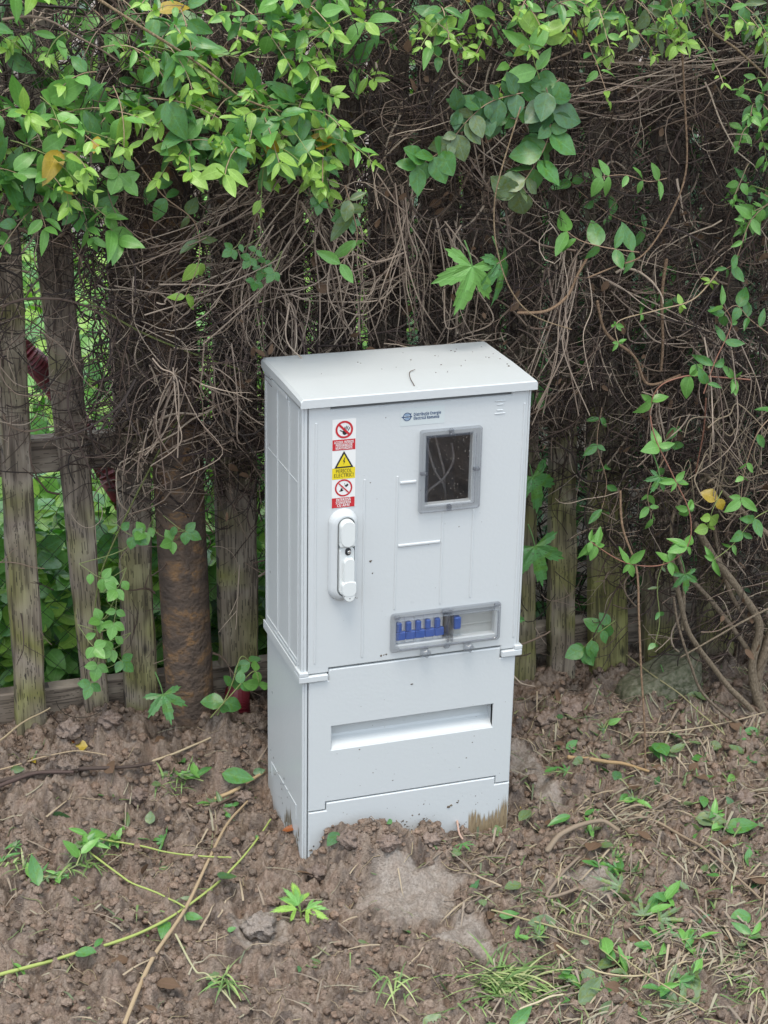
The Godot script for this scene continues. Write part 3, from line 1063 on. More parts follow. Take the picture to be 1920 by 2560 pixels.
	text(st, "ELECTRIC!", Vector3(cx, Y.call(0.630), 0.0011), 0.0064, M.black, 0.0350, 500)
	# --- company plate
	var lg := Node3D.new()
	lg.name = "company_sticker"
	lg.set_meta("label", "pale sticker with a blue globe emblem and two lines of lettering")
	t.add_child(lg)
	b = mb()
	b.box(Vector3(0.176, 0.8445, -0.0005), Vector3(0.2575, 0.8765, 0.0004))
	put(b, "backing", M.sheet, lg)
	b = mb()
	ring_poly(b, 0.1885, 0.861, 0.0062, 0.0076, 0.0008, 28)
	put(b, "emblem", M.ink, lg)
	shape(lg, "emblem", [rp(0.1785, 0.8600, 0.1975, 0.8618), [Vector2(0.1945, 0.8618), Vector2(0.1965, 0.868), Vector2(0.1935, 0.866)]], 0.0010, M.ink)
	shape(lg, "emblem", [ell(0.1885, 0.8645, 0.0052, 0.0018), ell(0.189, 0.8575, 0.0050, 0.0016)], 0.0007, M.ink_pale)
	text(lg, "Distribuţie Energie", Vector3(0.2255, 0.8642, 0.0008), 0.0056, M.ink, 0.0500, 700)
	text(lg, "Electrică Romania", Vector3(0.2240, 0.8572, 0.0008), 0.0056, M.ink, 0.0470, 700)
	# --- mud thrown on the plastic: thin lumps on the surface
	rng.seed = 41
	var splash := func(lumps: Array, called: String, parent: Node3D) -> void:
		var m := mb()
		for e in lumps:
			m.col = Color(0.075, 0.06, 0.045).lerp(Color(0.16, 0.125, 0.085), r01())
			var ring := []
			var top := []
			var w := rr(0.5, 1.0)
			var ro := rr(-0.7, 0.7)
			for k in 9:
				var an := TAU * k / 9.0
				var q := Vector2(cos(an) * e[2], sin(an) * e[2] * w).rotated(ro) * rr(0.65, 1.25)
				ring.append(Vector3(e[0] + q.x, e[1] + q.y, e[3]))
				top.append(Vector3(e[0] + q.x * 0.55, e[1] + q.y * 0.55, e[3] + e[2] * 0.32))
			m.loft([ring, top], true, false)
		var o := put(m, called, M.mud, parent)
		o.set_meta("kind", "stuff")
	var l := [[0.292, 0.0765, 0.0046, 0], [0.297, 0.079, 0.0034, 0], [0.309, 0.083, 0.0026, 0], [0.311, 0.0865, 0.002, 0], [0.149, 0.0585, 0.0042, 0], [0.147, 0.062, 0.003, 0], [0.157, 0.0535, 0.0032, 0], [0.163, 0.0555, 0.0022, 0], [0.313, 0.0345, 0.0042, 0], [0.326, 0.033, 0.0016, 0], [0.3285, 0.037, 0.0014, 0], [0.073, 0.0555, 0.002, 0], [0.0425, 0.040, 0.0036, 0], [0.0475, 0.038, 0.0022, 0], [0.0195, 0.030, 0.004, 0], [0.022, 0.020, 0.005, 0], [0.017, 0.010, 0.005, 0], [0.0245, 0.038, 0.002, 0], [0.347, 0.073, 0.0012, 0], [0.351, 0.0755, 0.001, 0]]
	for k in 46:
		l.append([0.225 + rng.randfn() * 0.02, 0.047 + rng.randfn() * 0.014, rr(0.0004, 0.0022) * (1.0 if r01() < 0.8 else 1.5), 0.0])
	for k in 40:
		l.append([rr(0.03, 0.40), 0.02 + r01() * 0.08, rr(0.0003, 0.0011), 0.0])
	splash.call(l, "mud_splashes", basep)
	l = []
	for k in 30:
		l.append([rr(0.05, 0.40), 0.13 + pow(r01(), 1.8) * 0.2, rr(0.0003, 0.0009), -0.0006])
	for e in [[0.211, 0.346, 0.0026], [0.112, 0.2265, 0.0016], [0.178, 0.1515, 0.0016], [0.324, 0.176, 0.0013], [0.31, 0.158, 0.001], [0.139, 0.174, 0.0012], [0.335, 0.207, 0.0014], [0.338, 0.220, 0.0012], [0.255, 0.208, 0.001]]:
		l.append([e[0], e[1], e[2], -0.0006])
	splash.call(l, "mud_splashes", lower)
	l = []
	for e in [[0.126, 0.5985, 0.0022], [0.1285, 0.600, 0.0016], [0.131, 0.5755, 0.0016], [0.124, 0.7465, 0.0013], [0.150, 0.8625, 0.0012], [0.0995, 0.532, 0.0012], [0.096, 0.530, 0.001], [0.1025, 0.531, 0.0012], [0.15, 0.4115, 0.0022], [0.155, 0.4125, 0.002], [0.160, 0.413, 0.0024], [0.292, 0.6465, 0.0012]]:
		l.append([e[0], e[1], e[2], 0.0])
	for k in 26:
		l.append([rr(0.03, 0.40), rr(0.42, 0.85), rr(0.0003, 0.0007), 0.0])
	splash.call(l, "mud_splashes", door)
	# brushed mud smear by the lower right corner
	b = mb()
	for k in 330:
		var x := 0.334 + 0.078 * r01()
		var tall := 0.030 + 0.022 * absf(n_soft.get_noise_2d(x * 160.0, 5.0)) + 0.026 * smoothstep(0.375, 0.41, x) + 0.012 * smoothstep(0.36, 0.34, x)
		var y0 := rr(0.004, 0.020)
		var y1 := y0 + tall * rr(0.45, 1.05)
		var w := rr(0.0003, 0.0011)
		b.col = Color(0.33, 0.25, 0.15).lerp(Color(0.13, 0.09, 0.055), r01() * r01())
		var z := 0.0003 + 0.0008 * r01()
		var m1 := lerpf(y0, y1, 0.55)
		var dx := rr(-0.0015, 0.0025)
		b.tri(Vector3(x - w, y0, z), Vector3(x + w, y0, z), Vector3(x + dx * 0.5 + w, m1, z + 0.0003))
		b.tri(Vector3(x - w, y0, z), Vector3(x + dx * 0.5 + w, m1, z + 0.0003), Vector3(x + dx * 0.5 - w, m1, z + 0.0003))
		b.tri(Vector3(x + dx * 0.5 - w, m1, z + 0.0003), Vector3(x + dx * 0.5 + w, m1, z + 0.0003), Vector3(x + dx, y1, z))
	var sm := put(b, "mud_smear", M.mud, basep)
	sm.set_meta("kind", "stuff")
	# side wall smears
	b = mb()
	for k in 60:
		var z := rr(-0.12, -0.06) if k < 34 else rr(-0.05, -0.02)
		var y0 := rr(0.0, 0.05)
		var y1 := y0 + rr(0.01, 0.045) * (1.0 if k < 34 else 0.6)
		var w := rr(0.0008, 0.003)
		b.col = Color(0.16, 0.125, 0.08).lerp(Color(0.28, 0.23, 0.16), r01())
		var x := l0 - 0.0004 - 0.0005 * r01()
		b.tri(Vector3(x, y0, z - w), Vector3(x, y0, z + w), Vector3(x, y1, z + rr(-w, w)))
	for k in 24:
		b.col = Color(0.06, 0.055, 0.045)
		var z := rr(-0.22, -0.09)
		var y := 0.10 + rng.randfn() * 0.022
		var w := rr(0.0006, 0.0022)
		var x := l0 - 0.0016
		b.tri(Vector3(x, y - w, z - w), Vector3(x, y - w, z + w), Vector3(x, y + w * 1.4, z))
	sm = put(b, "side_mud", M.mud, t)
	sm.set_meta("kind", "stuff")
	# specks on the roof
	b = mb()
	for k in 26:
		b.col = Color(0.12, 0.10, 0.08)
		var x := 0.34 + rng.randfn() * 0.05 if k < 18 else rr(0.02, 0.4)
		var z := rr(-0.21, -0.06)
		var y := 0.9130
		var w := rr(0.0005, 0.0016)
		x = clampf(x, 0.01, 0.41)
		b.box(Vector3(x - w, y - 0.001, z - w), Vector3(x + w, y + 0.0012, z + w * 0.6), 0.0004)
	sm = put(b, "roof_specks", M.mud, t)
	sm.set_meta("kind", "stuff")

# ---------------------------------------------------------------- fence, pipe, netting, conduit
const FZ := -0.46

func picket_mesh(bot: Vector3, top: Vector3, w0: float, w1: float, th: float, sd: int, moss: float) -> MB:
	# local: origin at the foot
	var b := mb(Vector3.ZERO)
	var seg := 34
	var ax := top - bot
	var side := Vector3(1, 0, 0)
	var prev := []
	var ring_n := 8
	for i in seg + 1:
		var f := float(i) / seg
		var p := ax * f
		var w := lerpf(w0, w1, f) * 0.5
		var el := n_soft.get_noise_2d(f * 6.0 + sd * 3.7, 0.3) * 0.0045 + n_soft.get_noise_2d(f * 25.0 + sd, 9.0) * 0.0016
		var er := n_soft.get_noise_2d(f * 6.0 + sd * 5.1, 4.3) * 0.0045 + n_soft.get_noise_2d(f * 25.0 + sd, 3.0) * 0.0016
		var zb := n_soft.get_noise_2d(f * 3.0 + sd * 1.9, 7.0) * 0.006
		var hh := th * 0.5
		var k := 0.004
		var ring := [Vector3(-w + el, 0, -hh + k), Vector3(-w + el + k, 0, -hh), Vector3(w + er - k, 0, -hh), Vector3(w + er, 0, -hh + k), Vector3(w + er, 0, hh - k), Vector3(w + er - k, 0, hh), Vector3(-w + el + k, 0, hh), Vector3(-w + el, 0, hh - k)]
		var cur := []
		for q: Vector3 in ring: cur.append(p + q + Vector3(0, 0, zb))
		if i > 0:
			for e in ring_n:
				var e2 := (e + 1) % ring_n
				var nn: Vector3 = (cur[e2] - prev[e]).cross(cur[e] - prev[e2]).normalized() * -1.0
				for q in [[prev[e], f - 1.0 / seg, e], [prev[e2], f - 1.0 / seg, e2], [cur[e2], f, e2], [cur[e], f, e]]:
					var P: Vector3 = q[0]
					var gp := bot + P
					var g := clampf(n_soft.get_noise_2d(gp.x * 30.0 + sd, gp.y * 18.0) * 1.6 + n_soft.get_noise_2d(gp.x * 90.0, gp.y * 70.0 + sd) * 0.9 + moss - 1.15 * q[1] * ax.y, 0, 1)
					b.col = Color(1, 1, 1).lerp(Color(0.85, 1.15, 0.42), g)
					b.vert(P, nn, Vector2((P.x - p.x if false else P.x - ax.x * q[1]) * 5.0 + sd * 0.37, q[1] * ax.y * 0.9 + sd * 0.21))
				var k0 := b.v.size() - 4
				b.ix.append_array([k0, k0 + 1, k0 + 2, k0, k0 + 2, k0 + 3])
		prev = cur
	b.col = Color(1, 1, 1)
	for e in range(1, ring_n - 1):
		b.tri(prev[0], prev[e + 1], prev[e])
	return b

func build_fence() -> void:
	var t := thing("picket_fence", Vector3(0.3, 0.0, FZ), "weathered grey brown wooden picket fence behind the cabinet, mossy at the foot", "fence")
	# [x left, x right, y] at the foot and higher up, in the photograph; the top lies behind the vines
	var list := [
		[38, 102, 1610, -2, 62, 900, 0.042, 0.85], [184, 234, 1545, 112, 188, 900, 0.024, 0.55], [272, 340, 1560, 245, 318, 900, 0.026, 0.55],
		[474, 556, 1430, 462, 553, 900, 0.028, 0.35], [1092, 1150, 1560, 1094, 1158, 1000, 0.026, 0.9], [1184, 1238, 1545, 1187, 1242, 1000, 0.026, 0.95],
		[1275, 1348, 1490, 1270, 1356, 1000, 0.030, 1.15], [1385, 1450, 1520, 1395, 1465, 1000, 0.026, 0.9], [1505, 1580, 1500, 1515, 1590, 1000, 0.026, 0.9], [1640, 1715, 1500, 1655, 1730, 1000, 0.026, 0.9],
		[585, 660, 1500, 578, 655, 900, 0.026, 0.5], [690, 765, 1500, 688, 765, 900, 0.026, 0.5], [800, 875, 1500, 800, 877, 900, 0.026, 0.5], [905, 980, 1500, 907, 983, 900, 0.026, 0.5], [1000, 1070, 1500, 1003, 1074, 900, 0.026, 0.5],
		[-90, -35, 1600, -135, -75, 900, 0.026, 0.7]]
	var i := 0
	for e in list:
		var zz: float = FZ + [0.006, 0.0, 0.004][i % 3]
		var a := pz((e[0] + e[1]) * 0.5, e[2], zz)
		var c := pz((e[3] + e[4]) * 0.5, e[5], zz)
		var wa: float = (pz(e[1], e[2], zz) - pz(e[0], e[2], zz)).x
		var wc: float = (pz(e[4], e[5], zz) - pz(e[3], e[5], zz)).x
		var d := (c - a) / (c.y - a.y)
		var foot := a
		if i != 3: foot = a - d * 0.06
		var top := foot + d * (1.56 + 0.03 * sin(i * 2.3) - foot.y)
		var o := put(picket_mesh(foot, top, wa, wc * 1.0 + (wc - wa) * 0.4, e[6], i + 1, e[7]), "picket", M.wood, t)
		o.position = foot - t.position
		i += 1
	for e in [[0.085, 0.05, 0.10], [0.50, 0.05, 0.4], [1.30, 0.05, 0.3]]:
		var b := mb()
		var q := pz(150, 973, FZ - 0.04).y if e[0] == 0.50 else (pz(150, 1505, FZ - 0.04).y if e[0] == 0.085 else 1.30)
		b.box(Vector3(-1.6, q - 0.035, FZ - 0.052) - t.position, Vector3(2.4, q + 0.035, FZ - 0.019) - t.position, 0.004)
		for k in b.v.size():
			b.uv[k] = Vector2(b.v[k].y * 5.0 + 0.3, b.v[k].x * 0.9)
		put(b, "rail", M.wood, t)

func build_pipe() -> void:
	var a := pz(413, 1560, FZ + 0.03)
	var t := thing("pipe_post", a, "thick rusty steel pipe post set between the fence pickets", "post")
	var b := mb()
	var rings := []
	var r := 0.0485
	for k in [[-0.06, 1.0], [0.0, 1.0], [0.7, 1.0], [1.32, 1.0], [1.325, 0.93]]:
		var ring := []
		for s in 40:
			var an := TAU * s / 40.0
			ring.append(Vector3(-0.028 * k[0] + cos(an) * r * k[1], k[0], -sin(an) * r * k[1]))
		rings.append(ring)
	b.loft(rings, false)
	put(b, "pipe", M.rust, t)
	b = mb()
	var ring := []
	for s in 40:
		var an := TAU * s / 40.0
		ring.append(Vector3(-0.037 + cos(an) * r * 0.90, 1.318, -sin(an) * r * 0.90))
	b.loft([ring], true)
	put(b, "cap", M.rust, t)

func build_netting() -> void:
	var b := mb()
	b.col = Color(1, 1, 1)
	var z := FZ - 0.10
	var x := -1.0
	while x < 2.2:
		for s: float in [-1.0, 1.0]:
			var pts := PackedVector3Array()
			var n := 26
			for k in n + 1:
				pts.append(Vector3(x + (0.024 if k % 2 == 0 else -0.024) * s + s * 0.0, 0.05 + k * 0.05, z + (0.002 if k % 2 == 0 else -0.002) * s + 0.01 * sin(x * 5.0 + k * 0.4)))
			b.tube(pts, 0.0008, 0.0008, 3, false)
		x += 0.048
	var o := put(b, "wire_netting", M.wire)
	meta(o, "dark diamond mesh wire netting strung behind the picket fence", "netting")

func build_conduit() -> void:
	# red ribbed cable duct: one loop behind the left pickets, one end by the cabinet foot
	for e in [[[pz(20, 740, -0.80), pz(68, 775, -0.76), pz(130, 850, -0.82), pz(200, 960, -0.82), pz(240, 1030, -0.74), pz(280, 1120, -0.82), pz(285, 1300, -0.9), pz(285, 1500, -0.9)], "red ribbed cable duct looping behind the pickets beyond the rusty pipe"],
			[[pz(520, 1430, -0.60), pz(515, 1480, -0.50), pz(512, 1520, -0.43), pz(520, 1560, -0.40), pz(540, 1600, -0.38)], "red ribbed cable duct, its colour darkened for shade, entering the soil beside the pipe post"]]:
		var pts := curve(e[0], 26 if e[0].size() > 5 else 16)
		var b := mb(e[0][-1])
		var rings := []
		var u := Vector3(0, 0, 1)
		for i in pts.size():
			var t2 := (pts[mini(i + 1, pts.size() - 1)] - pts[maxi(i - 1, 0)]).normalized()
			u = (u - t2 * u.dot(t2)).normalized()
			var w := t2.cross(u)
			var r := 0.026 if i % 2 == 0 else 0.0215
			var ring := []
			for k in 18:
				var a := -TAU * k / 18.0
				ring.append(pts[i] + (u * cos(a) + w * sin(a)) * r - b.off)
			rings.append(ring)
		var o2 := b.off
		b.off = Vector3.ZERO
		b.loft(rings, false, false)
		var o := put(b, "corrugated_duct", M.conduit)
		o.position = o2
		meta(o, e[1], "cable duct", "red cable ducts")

# ---------------------------------------------------------------- dry tangle
func twig_color() -> Color:
	var p := [Color(0.062, 0.041, 0.032), Color(0.110, 0.074, 0.055), Color(0.034, 0.023, 0.019), Color(0.235, 0.170, 0.125), Color(0.045, 0.030, 0.024), Color(0.034, 0.023, 0.019), Color(0.075, 0.050, 0.039), Color(0.42, 0.33, 0.25)]
	return (p[rng.randi() % 8] as Color) * rr(0.8, 1.1)

func lower_edge(x: float) -> float:      # height where the hanging mass ends, by place along the fence
	var l := [[-1.2, 0.75], [-0.44, 0.80], [-0.30, 0.66], [-0.20, 0.55], [-0.08, 0.545], [0.02, 0.58], [0.2, 0.62], [0.46, 0.66], [0.60, 0.62], [0.70, 0.60], [0.80, 0.36], [0.95, 0.20], [1.1, 0.14], [2.0, 0.12]]
	for i in l.size() - 1:
		if x < l[i + 1][0]:
			return lerpf(l[i][1], l[i + 1][1], clampf((x - l[i][0]) / (l[i + 1][0] - l[i][0]), 0, 1))
	return 0.4

func walk(p: Vector3, ang: float, len: float, seg: int, curl: float, pull: float, zmin: float, zmax: float) -> PackedVector3Array:
	var pts := PackedVector3Array([p])
	var d := Vector3(cos(ang), sin(ang), rr(-0.25, 0.25)).normalized()
	var k := rng.randfn() * curl
	var ds := len / seg
	for i in seg:
		k = k * 0.85 + rng.randfn() * curl * 0.5
		d = d.rotated(Vector3(0, 0, 1), k * ds)
		d.z += rng.randfn() * 0.12
		d.y -= pull * ds
		d = d.normalized()
		p += d * ds
		if p.z < zmin: p.z = zmin; d.z = absf(d.z) * 0.3
		if p.z > zmax: p.z = zmax; d.z = -absf(d.z) * 0.5
		pts.append(p)
	return pts

func build_tangle() -> void:
	rng.seed = 101
	var t := thing("dry_vine_tangle", Vector3(0.3, 0.6, FZ + 0.1), "thick mass of dry brown vine stems hanging over the fence above the cabinet", "vine")
	var b := mb(t.position)
	var n := 0
	while n < 8200:
		var x := rr(-0.62, 1.5)
		var y := rr(0.12, 1.62)
		var le := lower_edge(x)
		var over := le + rng.randfn() * 0.05
		if y < over and r01() > 0.06: continue
		var front := FZ + 0.05 + 0.20 * smoothstep(le - 0.05, le + 0.35, y)
		if x > 0.72 and y < 0.9: front = FZ + 0.16 + 0.06 * r01()
		if x > -0.06 and x < 0.48 and y < 1.12: front = minf(front, -0.285)
		var z := lerpf(FZ + 0.022, front, pow(r01(), 0.75))
		if x < -0.30 and y < 1.05 and r01() < 0.55: continue
		if x > 0.15 and x < 0.45 and y < 0.8 and r01() < 0.6: continue
		var bundle := n_soft.get_noise_3d(x * 3.2, y * 3.2, z * 6.0)
		var bundle2 := n_soft.get_noise_3d(x * 7.0 + 40.0, y * 7.0, z * 6.0)
		var ang := -PI * 0.5 + bundle * 5.0 + bundle2 * 2.4 + rng.randfn() * 0.5
		if r01() < 0.30: ang = rr(0, TAU)
		var len := rr(0.05, 0.24)
		if y - len < over - 0.08: len *= 0.6
		var rad := rr(0.0007, 0.0016)
		if r01() < 0.12: rad = rr(0.0020, 0.0032)
		b.col = twig_color()
		var wp := walk(Vector3(x, y, z), ang, len, 10, rr(5.0, 24.0), 0.6, FZ + 0.02, front + 0.02)
		b.tube(wp, rad, rad * 0.55, 3, false, 0.12, rng)
		for br in rng.randi() % 3:      # side twigs
			var at := 2 + rng.randi() % 6
			b.tube(walk(wp[at], ang + rr(0.4, 1.1) * (1.0 if r01() < 0.5 else -1.0), len * rr(0.2, 0.5), 5, rr(3.0, 12.0), 0.8, FZ + 0.02, front + 0.03), rad * 0.65, rad * 0.35, 3, false)
		n += 1
	# the old inner mat, close against the pickets
	n = 0
	while n < 3800:
		var x := rr(-0.3, 1.5)
		var y := rr(0.3, 1.62)
		if y < lower_edge(x) + rr(-0.02, 0.1): continue
		b.col = twig_color()
		var r := rr(0.0009, 0.0022)
		b.tube(walk(Vector3(x, y, FZ + rr(0.022, 0.075)), rr(0, TAU), rr(0.05, 0.16), 6, rr(5.0, 20.0), 0.5, FZ + 0.02, FZ + 0.09), r, r * 0.6, 3, false)
		n += 1
	# long pale strands in sweeping bundles
	for e in [[690, 400, 440, 700, 14], [640, 330, 470, 470, 12], [560, 420, 300, 560, 14], [690, 420, 760, 760, 24], [860, 420, 900, 720, 20], [560, 500, 540, 800, 22], [990, 230, 1100, 420, 18], [1230, 560, 1180, 860, 18], [880, 560, 620, 640, 14], [1480, 150, 1180, 250, 16], [1659, 110, 1250, 130, 14], [300, 640, 560, 560, 12], [960, 480, 1010, 740, 20], [1330, 620, 1500, 700, 14], [1540, 700, 1580, 1000, 22], [1440, 860, 1400, 1000, 12], [470, 780, 540, 980, 16], [380, 800, 340, 980, 14], [620, 660, 640, 830, 18]]:
		for k in e[4]:
			var z := FZ + rr(0.10, 0.26)
			var a := pz(e[0] + rng.randfn() * 28.0, e[1] + rng.randfn() * 22.0, z)
			var c := pz(e[2] + rng.randfn() * 42.0, e[3] + rng.randfn() * 30.0, z + rr(-0.05, 0.03))
			if c.x > -0.08 and c.x < 0.5 and c.y < 1.05: c.z = minf(c.z, -0.30)
			var m := (a + c) * 0.5 + Vector3(rng.randfn() * 0.035, rng.randfn() * 0.03 - 0.012, rr(0.0, 0.03))
			var q := (a + m) * 0.5 + Vector3(rng.randfn() * 0.008, rng.randfn() * 0.008, 0)
			b.col = Color(0.44, 0.345, 0.265).lerp(Color(0.15, 0.105, 0.08), r01())
			var r := rr(0.0010, 0.0022)
			b.tube(curve([a, q, m, c], 6), r, r * 0.7, 4, false)
	var o := put(b, "stems", M.twig, t)
	o.set_meta("kind", "stuff")
	# a second, deeper layer beyond the pickets
	b = mb(t.position)
	for k in 3400:
		var x := rr(-0.2, 2.0)
		var y := rr(0.05, 1.6)
		if x < 0.55 and y < 0.62: continue
		b.col = twig_color()
		b.tube(walk(Vector3(x, y, rr(FZ - 0.45, FZ - 0.11)), -PI * 0.5 + rng.randfn() * 0.9, rr(0.1, 0.35), 7, 6.0, 0.3, FZ - 0.5, FZ - 0.06), rr(0.0012, 0.003), 0.001, 3, false)
	o = put(b, "stems_beyond", M.twig, t)
	o.set_meta("kind", "stuff")
	# withered leaves caught in the stems
	for k in 290:
		var x := rr(-0.1, 1.3)
		var y := rr(lower_edge(x) + 0.02, 1.5)
		leaf(t, "round_brown", Vector3(x, y, FZ + rr(0.12, 0.25)), rvec(), Vector3(0, 0.3, 1) + rvec() * 0.9, rr(0.012, 0.032), "dry_leaf", rr(0.45, 0.9))

# ---------------------------------------------------------------- leafy shoots
func stem_tone(k: int) -> Color:
	return [Color(0.30, 0.20, 0.13), Color(0.20, 0.24, 0.08), Color(0.36, 0.27, 0.17), Color(0.28, 0.13, 0.09)][k]

# a shoot with opposite leaves; returns its number of leaves
func shoot(t: Node3D, sb: MB, p: Vector3, dir: Vector3, len: float, size: float, pairs: int, tones: Array, form: String, sag: float, face: Vector3, tip := true) -> void:
	var pts := PackedVector3Array([p])
	var d := dir.normalized()
	var q := p
	var seg := 8
	for i in seg:
		d = (d + Vector3(0, -sag / seg, 0) + rvec() * 0.09).normalized()
		q += d * (len / seg)
		pts.append(q)
	var own := mb(t.position, stem_tone(rng.randi() % 3))
	own.tube(pts, 0.0013, 0.0007, 4, false)
	put(own, "stem", M.twig, t)
	var turn := rr(0, PI)
	for k in pairs:
		var f := (k + 0.75) / (pairs + 0.25)
		var fi := clampf(f * seg, 0, seg - 0.01)
		var i := int(fi)
		var at := pts[i].lerp(pts[i + 1], fi - i)
		var tg := (pts[i + 1] - pts[i]).normalized()
		var s1 := tg.cross(Vector3(0.2, 0.3, 0.93)).normalized().rotated(tg, turn + k * PI * 0.5 * 0.82)
		var s := size * (1.0 - 0.5 * f * f) * rr(0.6, 1.25)
		for sg: float in [-1.0, 1.0]:
			if r01() < 0.07: continue
			var ld := (s1 * sg + tg * rr(0.25, 0.8) + rvec() * 0.25 + Vector3(0, -0.15, 0)).normalized()
			var tone: String = tones[mini(int(f * tones.size() + rr(-0.35, 0.35)), tones.size() - 1)] if f > 0.05 else tones[0]
			if r01() < 0.018: tone = "yellow"
			leaf(t, form + "_" + tone, at + ld * 0.003, ld, face + rvec() * 0.75, s, "leaf", rr(0.8, 1.15))
	if tip:
		var tg := (pts[seg] - pts[seg - 1]).normalized()
		var s1 := tg.cross(Vector3(0.2, 0.3, 0.93)).normalized()
		var nt := 2 + rng.randi() % 3
		for k in nt:
			var ld := (tg * rr(0.6, 1.1) + s1.rotated(tg, TAU * k / nt + turn) * 0.75).normalized()
			leaf(t, form + "_" + (tones[tones.size() - 1] as String), pts[seg], ld, face + rvec() * 0.4 + tg * 0.3, size * rr(0.25, 0.7), "leaf", rr(0.6, 1.0))

func in_poly(poly: PackedVector2Array) -> Vector2:
	var r := Rect2(poly[0], Vector2.ZERO)
	for p in poly: r = r.expand(p)
	for k in 400:
		var p := Vector2(rr(r.position.x, r.end.x), rr(r.position.y, r.end.y))
		if Geometry2D.is_point_in_polygon(p, poly): return p
	return poly[0]

func polyline_stem(sb: MB, pts: Array, z0: float, z1: float, r0: float, r1: float, col: Color, sides := 5) -> void:
	var l := []
	for i in pts.size():
		l.append(pz(pts[i].x, pts[i].y, lerpf(z0, z1, float(i) / maxi(pts.size() - 1, 1))))
	sb.col = col
	sb.tube(curve(l, 6), r0, r1, sides, true, 0.08, rng)

func V(x: float, y: float) -> Vector2:
	return Vector2(x, y)

